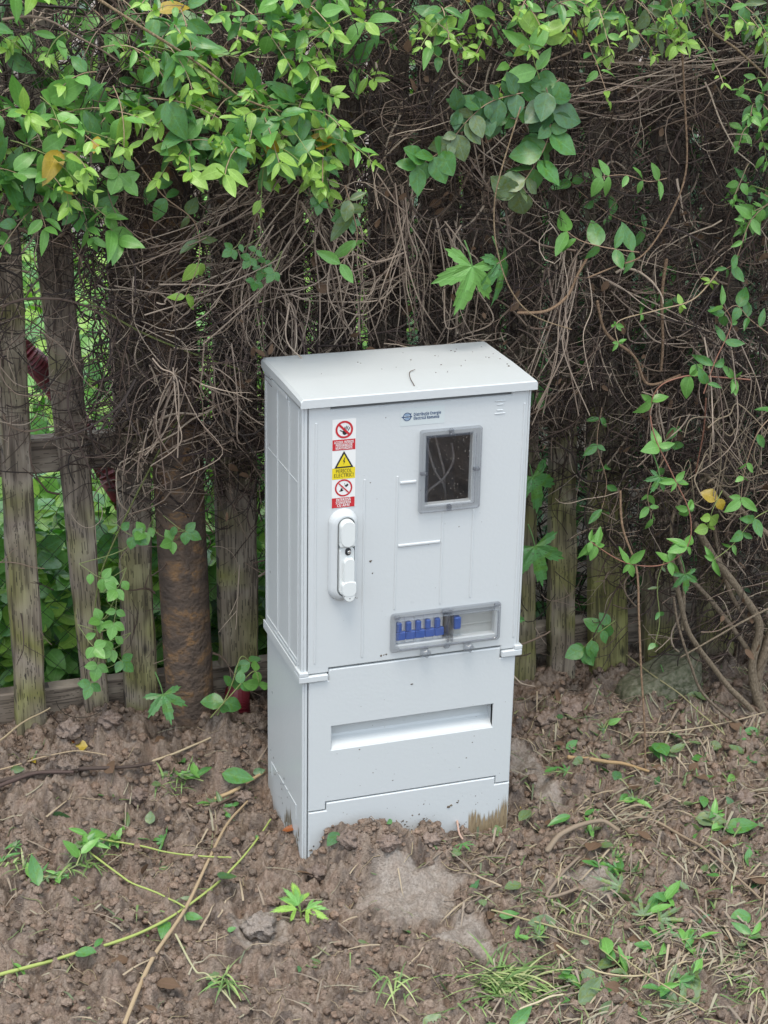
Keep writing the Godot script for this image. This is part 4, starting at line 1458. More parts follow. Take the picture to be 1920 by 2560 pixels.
func build_vines() -> void:
	rng.seed = 202
	var up := Vector3(-0.1, 0.75, 0.75)
	# --- dense honeysuckle masses: [label, polygon, shoots, leaf size, tones, form, z range, down]
	var masses := [
		["bright green honeysuckle above the greenest footed picket and its neighbour", [V(-60, -40), V(230, -40), V(250, 200), V(230, 330), V(150, 380), V(-60, 330)], 34, 0.052, ["mid", "fresh", "fresh", "tip"], "oval", -0.34, -0.16],
		["broad leaved green vine hanging low against the leaning picket with the greenest foot", [V(-60, 330), V(60, 330), V(150, 400), V(170, 430), V(60, 440), V(-60, 430)], 10, 0.072, ["mid", "mid", "fresh"], "oval", -0.30, -0.20],
		["dense honeysuckle below the long bare tan stem, over the third picket", [V(230, -40), V(420, 20), V(480, 190), V(480, 330), V(350, 360), V(230, 320)], 32, 0.054, ["mid", "mid", "fresh", "tip"], "oval", -0.33, -0.15],
		["bushy honeysuckle clump at the end of the tan stem", [V(480, 170), V(620, 190), V(740, 200), V(790, 290), V(700, 345), V(580, 335), V(470, 300)], 32, 0.054, ["mid", "mid", "fresh", "tip"], "oval", -0.30, -0.12],
		["leafy honeysuckle shoots rising above the bare dry stems", [V(470, -40), V(800, -40), V(840, 60), V(780, 150), V(640, 130), V(520, 90)], 20, 0.050, ["mid", "fresh", "tip"], "oval", -0.34, -0.18],
		["small leaved green shoots along the top of the dry tangle", [V(860, -40), V(1240, -40), V(1250, 40), V(1160, 110), V(1050, 70), V(930, 80), V(860, 40)], 20, 0.040, ["mid", "fresh", "tip"], "oval", -0.32, -0.16],
		["pale and bright honeysuckle clump over the smooth arching tan stem", [V(1240, -40), V(1700, -40), V(1700, 80), V(1560, 110), V(1450, 90), V(1300, 110), V(1240, 70)], 26, 0.042, ["mid", "pale", "fresh", "tip"], "oval", -0.30, -0.12],
		["small bright leafed shoots spilling down below the smooth arching tan stem", [V(1580, 150), V(1700, 130), V(1700, 540), V(1620, 520), V(1590, 300)], 16, 0.036, ["mid", "fresh", "fresh"], "oval", -0.26, -0.14]]
	for e in masses:
		var poly := PackedVector2Array(e[1])
		var c := Vector2.ZERO
		for p in poly: c += p
		c /= poly.size()
		var t := thing("honeysuckle_vine", pz(c.x, c.y, e[6]), e[0], "vine", "honeysuckle on the fence")
		var sb := mb(t.position)
		for k in int(e[2] * 1.15):
			var q := in_poly(poly)
			var z := lerpf(e[6], e[7], r01())
			var dir := Vector3(rng.randfn() * 0.7, rr(-0.5, 0.6), rr(0.25, 1.0))
			shoot(t, sb, pz(q.x, q.y, z), dir, rr(0.07, 0.15), e[3] * rr(0.7, 1.15), 3 if r01() < 0.7 else 4, e[4], e[5], 0.7, up, true)
	# --- trailing single shoots that can be traced: [label, polyline, leaf size, spacing px, tones, form, z, r, stem tone]
	var trails := [
		["rounded dark green leaves on the longest spray drooping from the dry tangle", [V(1130, 200), V(1060, 220), V(1010, 260), V(960, 320), V(900, 360)], 0.042, 13, ["dark", "pale", "mid"], "round", -0.18, 0.0012, 0],
		["rounded glossy leaves on a spray hanging below the pale yellow edged leaf", [V(1180, 190), V(1190, 240), V(1180, 310), V(1140, 380), V(1110, 420)], 0.050, 14, ["dark", "mid", "pale"], "round", -0.17, 0.0013, 0],
		["rounded leaves clustered along the short spray between two drooping ones", [V(1210, 170), V(1130, 235), V(1050, 250), V(990, 240)], 0.040, 12, ["mid", "dark"], "round", -0.19, 0.0012, 0],
		["upright bright shoot with a yellow green tip above the dry stems", [V(960, 130), V(935, 110), V(945, 60)], 0.045, 26, ["mid", "fresh", "tip"], "oval", -0.2, 0.0012, 1],
		["bright upright shoot with two tall pointed leaves", [V(1165, 170), V(1150, 110), V(1165, 70)], 0.060, 34, ["fresh", "tip"], "oval", -0.18, 0.0012, 1],
		["small fresh leaved shoot at the end of a short brown twig", [V(1440, 385), V(1400, 392), V(1350, 378), V(1300, 382)], 0.034, 26, ["fresh"], "oval", -0.19, 0.0012, 0],
		["green rosette of broad leaves halfway along the hooked stem", [V(1380, 545), V(1310, 535), V(1255, 520), V(1225, 500)], 0.052, 30, ["mid", "fresh"], "oval", -0.18, 0.0013, 0],
		["trailing shoot of oval leaves below the small bright leafed shoots", [V(1659, 440), V(1620, 480), V(1590, 560), V(1570, 580)], 0.036, 26, ["fresh", "mid"], "oval", -0.15, 0.0012, 0],
		["bare reddish runner with scattered bright leaf crosses looping down beside the mossy pickets", [V(1620, 820), V(1510, 812), V(1470, 815), V(1425, 835), V(1405, 880), V(1415, 945), V(1455, 1030), V(1490, 1110), V(1485, 1180), V(1430, 1220), V(1350, 1215), V(1275, 1170)], 0.050, 78, ["fresh", "fresh", "fresh"], "oval", -0.20, 0.0017, 3],
		["small leafed shoot rising over the reddish runner", [V(1520, 850), V(1545, 780), V(1580, 700), V(1560, 660)], 0.036, 40, ["mid", "fresh"], "oval", -0.19, 0.0013, 3],
		["broad leaves on a shoot just above the reddish runner", [V(1659, 720), V(1620, 690), V(1590, 660), V(1560, 680)], 0.042, 34, ["mid", "mid"], "oval", -0.20, 0.0012, 0],
		["tiny tipped runner pair beside the forked brown stem", [V(1560, 575), V(1500, 645), V(1420, 670), V(1335, 695), V(1335, 740)], 0.024, 72, ["tip", "fresh"], "oval", -0.18, 0.0016, 2],
		["drooping pale tipped shoot with long folded leaves by the bare hanging stem", [V(745, 400), V(765, 470), V(770, 520), V(735, 570)], 0.050, 42, ["pale", "fresh"], "oval", -0.17, 0.0014, 0],
		["thin stem carrying yellowing oval leaves over the pickets", [V(290, 340), V(350, 420), V(420, 480), V(430, 560), V(400, 640)], 0.044, 46, ["mid", "pale", "tip"], "oval", -0.2, 0.0013, 0],
		["rounded leaves of a vine low down between two mossy pickets", [V(1330, 1340), V(1290, 1370), V(1260, 1400)], 0.048, 30, ["mid", "mid"], "round", -0.36, 0.0013, 1],
		["rounded leaf sprays rising from the soil between pipe post and cabinet", [V(470, 1545), V(500, 1480), V(520, 1420), V(540, 1430)], 0.042, 52, ["mid", "mid"], "round", -0.33, 0.0016, 1],
		["slender stem with roundish leaves leaning against the cabinet side", [V(455, 1550), V(500, 1500), V(548, 1450), V(560, 1480)], 0.034, 48, ["mid", "fresh"], "round", -0.30, 0.0014, 1],
		["leafy runner tip curling down between the thick woody stems", [V(1440, 1200), V(1420, 1260), V(1425, 1340), V(1415, 1390)], 0.022, 48, ["pale", "mid"], "oval", -0.22, 0.0012, 1],
		["leafy shoot hanging over the coil of bare stems", [V(1690, 880), V(1640, 930), V(1610, 1010), V(1600, 1080)], 0.034, 44, ["mid", "fresh"], "oval", -0.17, 0.0013, 0],
		["small green shoot across the coil of bare stems", [V(1690, 1090), V(1630, 1120), V(1580, 1180), V(1540, 1210)], 0.034, 40, ["mid", "fresh"], "oval", -0.18, 0.0013, 1],
		["leaves trailing down over the tallest mossy picket", [V(1300, 880), V(1290, 960), V(1310, 1040), V(1300, 1100)], 0.034, 44, ["mid", "mid"], "oval", -0.30, 0.0012, 0],
		["thin leafy shoot inside the loop of the reddish runner", [V(1470, 900), V(1440, 980), V(1400, 1060), V(1410, 1120)], 0.030, 40, ["mid", "fresh"], "oval", -0.24, 0.0012, 0],
		["yellowing leaf pair on a thin stem before the woody stems", [V(1560, 1060), V(1540, 1100), V(1530, 1140)], 0.034, 36, ["yellow", "tip"], "round", -0.20, 0.0011, 1],
		["sparse oval leaves behind the hooked stem", [V(1420, 500), V(1330, 470), V(1260, 420), V(1230, 390)], 0.044, 46, ["mid"], "oval", -0.27, 0.0012, 0],
		["small oval leaves hanging between hooked stem and forked brown stem", [V(1470, 560), V(1440, 600), V(1450, 650), V(1400, 640)], 0.036, 34, ["mid"], "oval", -0.28, 0.0012, 0]]
	for e in trails:
		var l := []
		for q: Vector2 in e[1]: l.append(pz(q.x, q.y, e[6] + rr(-0.012, 0.012)))
		var t := thing("vine_shoot", l[0], e[0], "vine")
		var sb := mb(t.position, stem_tone(e[8]))
		var pts := curve(l, 8)
		sb.tube(pts, e[7], e[7] * 0.6, 5, true)
		put(sb, "stem", M.twig, t)
		var step: float = e[3] / 1420.0 * D2S
		var run := step * 0.4
		var nn := 0
		for i in pts.size() - 1:
			run += (pts[i + 1] - pts[i]).length()
			if run < step and i < pts.size() - 2: continue
			run = -step * rr(-0.35, 0.75)
			nn += 1
			var tg := (pts[i + 1] - pts[i]).normalized()
			var f := float(i) / pts.size()
			var s1 := tg.cross(Vector3(0.1, 0.25, 0.95)).normalized()
			var whorl := 2 if e[3] < 60 else 4
			for k in whorl:
				var sg := -1.0 if k % 2 == 0 else 1.0
				if whorl == 2 and r01() < 0.08: continue
				var ld := (s1.rotated(tg, rr(-0.5, 0.5)) * sg + tg * (rr(0.1, 0.7) if k < 2 else -0.5) + rvec() * 0.45 + Vector3(0, -0.15, 0)).normalized()
				var tone: String = e[4][mini(int(f * e[4].size()), e[4].size() - 1)]
				leaf(t, e[5] + "_" + tone, pts[i + 1], ld, Vector3(-0.15, 0.45, 0.95) + rvec() * 0.65, e[2] * rr(0.6, 1.25) * (0.75 if whorl == 4 else 1.0), "leaf", rr(0.9, 1.1))
	# --- long bare stems
	var bare := [
		["long tan woody stem slanting across the dense honeysuckle", [V(200, -10), V(300, 55), V(400, 118), V(470, 170), V(530, 215), V(620, 245)], -0.12, 0.0026, 0.0018, 2],
		["thin pale stem hanging in a long curve above the cabinet", [V(1125, 230), V(1085, 360), V(1068, 440), V(1072, 530), V(1100, 620), V(1150, 680), V(1235, 712)], -0.13, 0.0015, 0.0012, 2],
		["brown stem hanging straight then hooking sideways under the honeysuckle clump", [V(1472, 90), V(1480, 230), V(1482, 370), V(1445, 470), V(1390, 550), V(1330, 575), V(1270, 600)], -0.14, 0.0021, 0.0015, 0],
		["smooth tan stem arching out through the pale honeysuckle clump", [V(1520, -20), V(1535, 60), V(1590, 105), V(1640, 150), V(1700, 210)], -0.11, 0.0022, 0.0020, 2],
		["cut branch end pointing sideways above the cabinet roof", [V(1118, 676), V(1180, 672), V(1225, 640), V(1250, 590), V(1290, 520)], -0.17, 0.0030, 0.0024, 0],
		["greenish bramble stem slanting down across the pickets", [V(175, 640), V(300, 715), V(420, 765), V(520, 800), V(620, 840)], -0.26, 0.0022, 0.0016, 1],
		["thorny green bramble stem curving down to the rose sprays", [V(530, 795), V(440, 850), V(370, 930), V(320, 1020), V(260, 1140), V(215, 1250), V(205, 1360), V(230, 1430)], -0.34, 0.0022, 0.0015, 1],
		["brown twig leaning against the rusty pipe", [V(265, 880), V(330, 960), V(400, 1060), V(460, 1150)], -0.38, 0.0022, 0.0014, 0],
		["thin stem dropping straight to the soil before the stone block", [V(1340, 1060), V(1345, 1140), V(1375, 1230), V(1380, 1330), V(1385, 1450), V(1392, 1560), V(1395, 1690)], -0.24, 0.0026, 0.0022, 0],
		["crooked brown stem above the cabinet roof corner", [V(1290, 650), V(1310, 720), V(1370, 770), V(1400, 830), V(1470, 810)], -0.20, 0.0032, 0.0026, 0],
		["upright brown stem behind the bright leaf crosses", [V(1440, 560), V(1430, 640), V(1432, 740), V(1428, 800)], -0.2, 0.0036, 0.003, 0],
		["drooping bare tip stem beside the reddish runner", [V(1525, 860), V(1520, 930), V(1505, 1010), V(1500, 1040)], -0.2, 0.0020, 0.0012, 3]]
	for e in bare:
		var t := thing("bare_stem", pz(e[1][0].x, e[1][0].y, e[2]), e[0], "stem")
		var sb := mb(t.position)
		polyline_stem(sb, e[1], e[2], e[2] - 0.04 if e[0] != "thin stem dropping straight to the soil before the stone block" else -0.10, e[3], e[4], stem_tone(e[5]))
		put(sb, "stem", M.bark, t)
	# --- bramble / rose leaves: leaflets in threes and fives
	var roses := [
		["light green rose sprays trailing down the second picket", [V(405, 1150, ), V(370, 1170), V(310, 1150), V(225, 1250), V(250, 1275), V(215, 1340), V(245, 1350), V(205, 1400), V(240, 1405), V(265, 1430), V(195, 1480), V(210, 1440), V(290, 1160)], 0.030, ["fresh", "mid"], -0.33],
		["small dark rose leaflets on a thin arched stem amid the dry stems", [V(500, 540), V(540, 560), V(565, 585), V(590, 590), V(550, 610)], 0.022, ["mid"], -0.2],
		["little rounded rose leaves beside the hanging bare stem", [V(680, 425), V(735, 470), V(690, 440), V(760, 480)], 0.022, ["mid"], -0.19],
		["three lobed young rose leaf among the honeysuckle", [V(270, 390), V(255, 380)], 0.034, ["fresh"], -0.17]]
	for e in roses:
		var t := thing("rose_spray", pz(e[1][0].x, e[1][0].y, e[4]), e[0], "rose")
		var sb: MB
		var prev := Vector3.ZERO
		for i in e[1].size():
			var q: Vector2 = e[1][i]
			var c := pz(q.x, q.y, e[4] + rr(-0.01, 0.02))
			var d := Vector3(rr(-0.8, 0.8), rr(-0.9, 0.1), 0.25).normalized()
			sb = mb(t.position, Color(0.2, 0.24, 0.09))
			sb.tube(PackedVector3Array([c - d * e[2] * 1.6 + Vector3(0, 0.008, -0.01), c - d * e[2] * 0.6, c]), 0.0009, 0.0006, 4, false)
			if i > 0 and (c - prev).length() < 0.15:
				sb.tube(curve([prev - Vector3(0, 0, 0.01), (prev + c) * 0.5 + Vector3(0, 0.006, -0.012), c - d * e[2] * 1.6 + Vector3(0, 0.008, -0.01)], 4), 0.0009, 0.0008, 4, false)
			prev = c
			put(sb, "stem", M.twig, t)
			var s1 := d.cross(Vector3(0, 0.3, 1)).normalized()
			var tone: String = e[3][rng.randi() % e[3].size()]
			var fc := Vector3(-0.1, 0.5, 0.9)
			leaf(t, "round_" + tone, c, d, fc + rvec() * 0.3, e[2], "leaf")
			for sg: float in [-1.0, 1.0]:
				leaf(t, "round_" + tone, c - d * e[2] * 0.1, s1 * sg + d * 0.35, fc + rvec() * 0.3, e[2] * 0.85, "leaf")
				if r01() < 0.6:
					leaf(t, "round_" + tone, c - d * e[2] * 0.9, s1 * sg + d * 0.3, fc + rvec() * 0.3, e[2] * 0.7, "leaf")
	# --- hop: big lobed leaves
	var hops := [
		["bright lobed hop leaf hanging just above the cabinet roof", V(1020, 575), Vector3(-0.28, -0.95, 0.25), 0.092, "lobed_fresh", -0.17, 0.45],
		["half folded lobed hop leaf behind the long curved stem", V(1080, 565), Vector3(0.1, -0.98, 0.12), 0.085, "lobed_mid", -0.20, 1.5],
		["lobed hop leaf lying on the soil before the rusty pipe", V(352, 1500), Vector3(0.15, -0.75, 0.6), 0.062, "lobed_mid", -0.35, 0.0],
		["lobed hop leaf beside the cabinet, level with the grooved bars under the meter window", V(1155, 1180), Vector3(0.25, -0.95, 0.2), 0.095, "lobed_mid", -0.36, 0.0],
		["lobed hop leaf beside the cabinet, level with the meter window", V(1150, 1030), Vector3(0.3, -0.95, 0.2), 0.085, "lobed_mid", -0.38, 0.3],
		["hop leaf half hidden under the cabinet roof corner", V(1150, 840), Vector3(0.5, -0.85, 0.2), 0.06, "lobed_mid", -0.36, 0.0],
		["low hop leaf between cabinet and mossy picket", V(1100, 1330), Vector3(0.3, -0.95, 0.2), 0.05, "lobed_mid", -0.36, 0.0],
		["small lobed leaf hanging over the woody stems", V(1480, 1240), Vector3(0.1, -0.95, 0.2), 0.045, "lobed_mid", -0.22, 0.0],
		["small toothed leaf beside the reddish runner bend", V(1425, 1030), Vector3(-0.5, -0.8, 0.2), 0.038, "lobed_mid", -0.2, 0.0],
		["hop leaf on the stone block", V(1440, 1480), Vector3(-0.2, -0.6, 0.6), 0.045, "lobed_mid", -0.33, 0.0]]
	for e in hops:
		var c := pz(e[1].x, e[1].y, e[5])
		var t := thing("hop_leaf", c, e[0], "leaf")
		leaf(t, e[4], c, e[2], Vector3(e[6] * 0.6, 0.35, 1.0), e[3], "blade")
		var sb := mb(t.position, Color(0.10, 0.20, 0.06))
		sb.tube(curve([c + Vector3(-0.012, 0.045, -0.012), c + Vector3(-0.004, 0.02, -0.004), c], 4), 0.0018, 0.0013, 5, true)
		put(sb, "stalk", M.twig, t)
	# --- woody stems on the right, each a part
	var wt := thing("woody_vine", pg(1640, 1580), "thick twisted woody vine stems rising beside the stone block", "vine")
	for e in [[[V(1690, 1620), V(1620, 1530), V(1580, 1490), V(1540, 1440), V(1490, 1370), V(1470, 1300), V(1450, 1200)], 0.0065, 0.0050, -0.24],
			[[V(1690, 1600), V(1640, 1520), V(1625, 1440), V(1640, 1350), V(1600, 1280), V(1540, 1200), V(1500, 1130)], 0.0105, 0.0075, -0.25],
			[[V(1680, 1640), V(1650, 1560), V(1635, 1480), V(1655, 1400), V(1680, 1330)], 0.013, 0.010, -0.25],
			[[V(1660, 1590), V(1590, 1560), V(1520, 1500), V(1490, 1430), V(1465, 1350), V(1455, 1290)], 0.0032, 0.0026, -0.20],
			[[V(1640, 1440), V(1570, 1340), V(1500, 1260), V(1440, 1230)], 0.006, 0.004, -0.27],
			[[V(1690, 1180), V(1620, 1120), V(1560, 1060), V(1500, 1000)], 0.006, 0.004, -0.24],
			[[V(1690, 1420), V(1600, 1320), V(1560, 1230), V(1540, 1120)], 0.005, 0.004, -0.28],
			[[V(1475, 1360), V(1475, 1240), V(1450, 1150), V(1470, 1080), V(1540, 1020)], 0.0046, 0.003, -0.26],
			[[V(1690, 1300), V(1610, 1340), V(1540, 1380), V(1470, 1420)], 0.0025, 0.0018, -0.22]]:
		var sb := mb(wt.position)
		polyline_stem(sb, e[0], e[3], e[3] - 0.02, e[1], e[2], Color(0.27, 0.215, 0.155) * rr(0.8, 1.1), 8)
		put(sb, "woody_stem", M.bark, wt)
	# coil of looping thin stems at the right edge
	var ct := thing("vine_coil", pz(1600, 1000, -0.2), "coil of looping bare stems above the woody vine", "vine")
	for k in 20:
		var sb := mb(ct.position)
		var cx := 1600.0 + rng.randfn() * 40.0
		var cy := 960.0 + rng.randfn() * 60.0
		var l := []
		var a0 := rr(0, TAU)
		for i in 7:
			var a := a0 + i * rr(0.4, 0.7)
			l.append(V(cx + cos(a) * rr(40, 75), cy + sin(a) * rr(60, 120) + i * 12.0))
		polyline_stem(sb, l, -0.2 + rr(-0.05, 0.04), -0.22, rr(0.0010, 0.0018), 0.0009, Color(0.24, 0.185, 0.125) * rr(0.5, 1.1), 4)
		put(sb, "stem", M.twig, ct)

# ---------------------------------------------------------------- foliage beyond the fence and the added shade canopy over it: uncountable mass
func leaf_mass(called: String, label: String, cat: String, spots: Array, kinds: Array) -> void:
	var t := thing(called, Vector3(0.3, 0.1, -0.8), label, cat)
	t.set_meta("kind", "stuff")
	var per := {}
	for e in spots:
		var key: String = kinds[rng.randi() % kinds.size()]
		if not per.has(key): per[key] = []
		per[key].append(e)
	for key in per:
		var mm := MultiMesh.new()
		mm.transform_format = MultiMesh.TRANSFORM_3D
		mm.mesh = LM[key][rng.randi() % LM[key].size()]
		mm.instance_count = per[key].size()
		for i in per[key].size():
			var e = per[key][i]
			mm.set_instance_transform(i, Transform3D(leaf_basis(e[1], e[2], e[3], rr(0.85, 1.2)), e[0] - t.position))
		var o := MultiMeshInstance3D.new()
		o.multimesh = mm
		o.name = "foliage"
		o.set_meta("kind", "stuff")
		t.add_child(o, true)

func build_background() -> void:
	rng.seed = 303
	var s := []
	for k in 9000:
		var zf := r01()
		var p := Vector3(0.0, 0.0, -0.66 - 3.4 * zf * zf)
		p.x = rr(-1.1, 0.5) - 0.25 * p.z
		p.y = rr(0.03, 0.42 + 0.25 * n_soft.get_noise_2d(p.x * 3.0, p.z * 3.0))
		s.append([p, Vector3(rr(-1, 1), rr(-0.6, 0.5), rr(-0.3, 1)), Vector3(0, 0.9, 0.5) + rvec() * 0.5, rr(0.04, 0.085)])
	for k in 4200:      # the far side of the garden
		var p := Vector3(rr(-1.2, 4.5), rr(0.0, 1.75), rr(-5.2, -4.2))
		s.append([p, Vector3(rr(-1, 1), rr(-1, 0.3), rr(-0.3, 1)), Vector3(0, 0.7, 0.7) + rvec() * 0.6, rr(0.10, 0.17)])
	leaf_mass("garden_weeds", "lush bright green weeds growing beyond the pickets by the rusty pipe", "plants", s, ["round_fresh", "round_mid", "oval_fresh", "oval_tip", "oval_tip"])
	s = []
	for k in 4200:
		var p := Vector3(rr(0.75, 3.2), rr(0.0, 1.7), rr(-1.6, -0.75))
		s.append([p, Vector3(rr(-1, 1), rr(-1, 0.3), rr(-0.3, 1)), Vector3(0, 0.7, 0.7) + rvec() * 0.6, rr(0.05, 0.09)])
	for k in 2500:
		var p := Vector3(rr(0.9, 3.6), rr(0.2, 1.9), rr(-2.6, -1.6))
		s.append([p, Vector3(rr(-1, 1), rr(-1, 0.3), rr(-0.3, 1)), Vector3(0, 0.7, 0.7) + rvec() * 0.6, rr(0.06, 0.1)])
	leaf_mass("hedge", "dark green hedge leaves beyond the mossy pickets", "hedge", s, ["oval_dark", "round_dark", "oval_mid"])
	# vine canopy continued out of view over the fence top, added for shade
	s = []
	for k in 3600:
		var p := Vector3(rr(-1.4, 2.2), 0.0, rr(-0.95, -0.34))
		if p.x < 0.4: p.z = rr(-0.62, -0.36)
		p.y = 1.50 + rr(0.0, 0.26) * (1.0 - pow(absf(p.z + 0.5) / 0.5, 2.0)) + 0.05 * n_soft.get_noise_2d(p.x * 4.0, p.z * 4.0)
		s.append([p, Vector3(rr(-1, 1), rr(-0.5, 0.4), rr(-0.6, 1)), Vector3(0, 1.0, 0.35) + rvec() * 0.5, rr(0.035, 0.06)])
	leaf_mass("vine_shade_canopy", "honeysuckle leaves along the fence top, continued unseen to shade the tangle", "vine", s, ["oval_mid", "oval_fresh", "oval_dark"])

# ---------------------------------------------------------------- things lying on the soil
func lump_mesh(sd: int, mat: Material) -> ArrayMesh:
	var b := mb()
	b.col = Color(1, 1, 1)
	var nn := FastNoiseLite.new()
	nn.seed = sd; nn.frequency = 1.1; nn.fractal_octaves = 3
	var rows := 7
	var cols := 10
	var rings := []
	for i in rows + 1:
		var th := PI * clampf(float(i) / rows, 0.02, 0.98)
		var ring := []
		for k in cols:
			var a := TAU * k / cols
			var d := Vector3(sin(th) * cos(a), -cos(th), -sin(th) * sin(a))
			ring.append(d * (1.0 + 0.55 * nn.get_noise_3dv(d * 1.4 + Vector3(sd, 0, 0))) * Vector3(1, 0.75, 1))
		rings.append(ring)
	b.loft(rings, true)
	return b.mesh(mat)

func stalk(called: String, label: String, cat: String, pts: Array, r0: float, r1: float, col: Color, leaves: Array, lift := 0.006) -> void:
	var l := []
	for q: Vector2 in pts:
		var p := pg(q.x, q.y)
		l.append(Vector3(p.x, gfull(p.x, p.z) + lift + rr(0, 0.006), p.z))
	var t := thing(called, l[0], label, cat)
	var b := mb(t.position, col)
	var cv := curve(l, 9)
	var hs := PackedFloat32Array()
	for i in cv.size(): hs.append(maxf(cv[i].y, gfull(cv[i].x, cv[i].z) + r1))
	for i in cv.size():      # stiff: it bridges the hollows
		var acc := 0.0
		var cnt := 0
		for k in range(maxi(i - 6, 0), mini(i + 7, cv.size())):
			var top := 0.0
			for m in range(maxi(k - 3, 0), mini(k + 4, cv.size())): top = maxf(top, hs[m])
			acc += top
			cnt += 1
		cv[i].y = acc / cnt
	b.tube(cv, r0, r1, 6, true, 0.10, rng)
	put(b, "stalk", M.twig, t)
	for e in leaves:
		var p := pg(e[0].x, e[0].y)
		leaf(t, e[1], Vector3(p.x, gfull(p.x, p.z) + lift + 0.004, p.z), Vector3(e[2].x, 0.12, e[2].y), Vector3(0, 1, 0.25) + rvec() * 0.35, e[3], "leaf")

func blade(b: MB, p: Vector3, dir: Vector3, len: float, w: float, sag: float) -> void:
	var d := dir.normalized()
	var side := d.cross(Vector3(0, 1, 0)).normalized()
	var prev := p
	var pw := w
	for i in 5:
		var f := (i + 1) / 5.0
		d = (d + Vector3(0, -sag / 5.0, 0)).normalized()
		var q := prev + d * (len / 5.0)
		var floor_y := gfull(q.x, q.z) + 0.004
		if q.y < floor_y: q.y = floor_y
		var nw := w * (1.0 - f * f * 0.92)
		b.quad(prev - side * pw, q - side * nw, q + side * nw, prev + side * pw)
		prev = q
		pw = nw

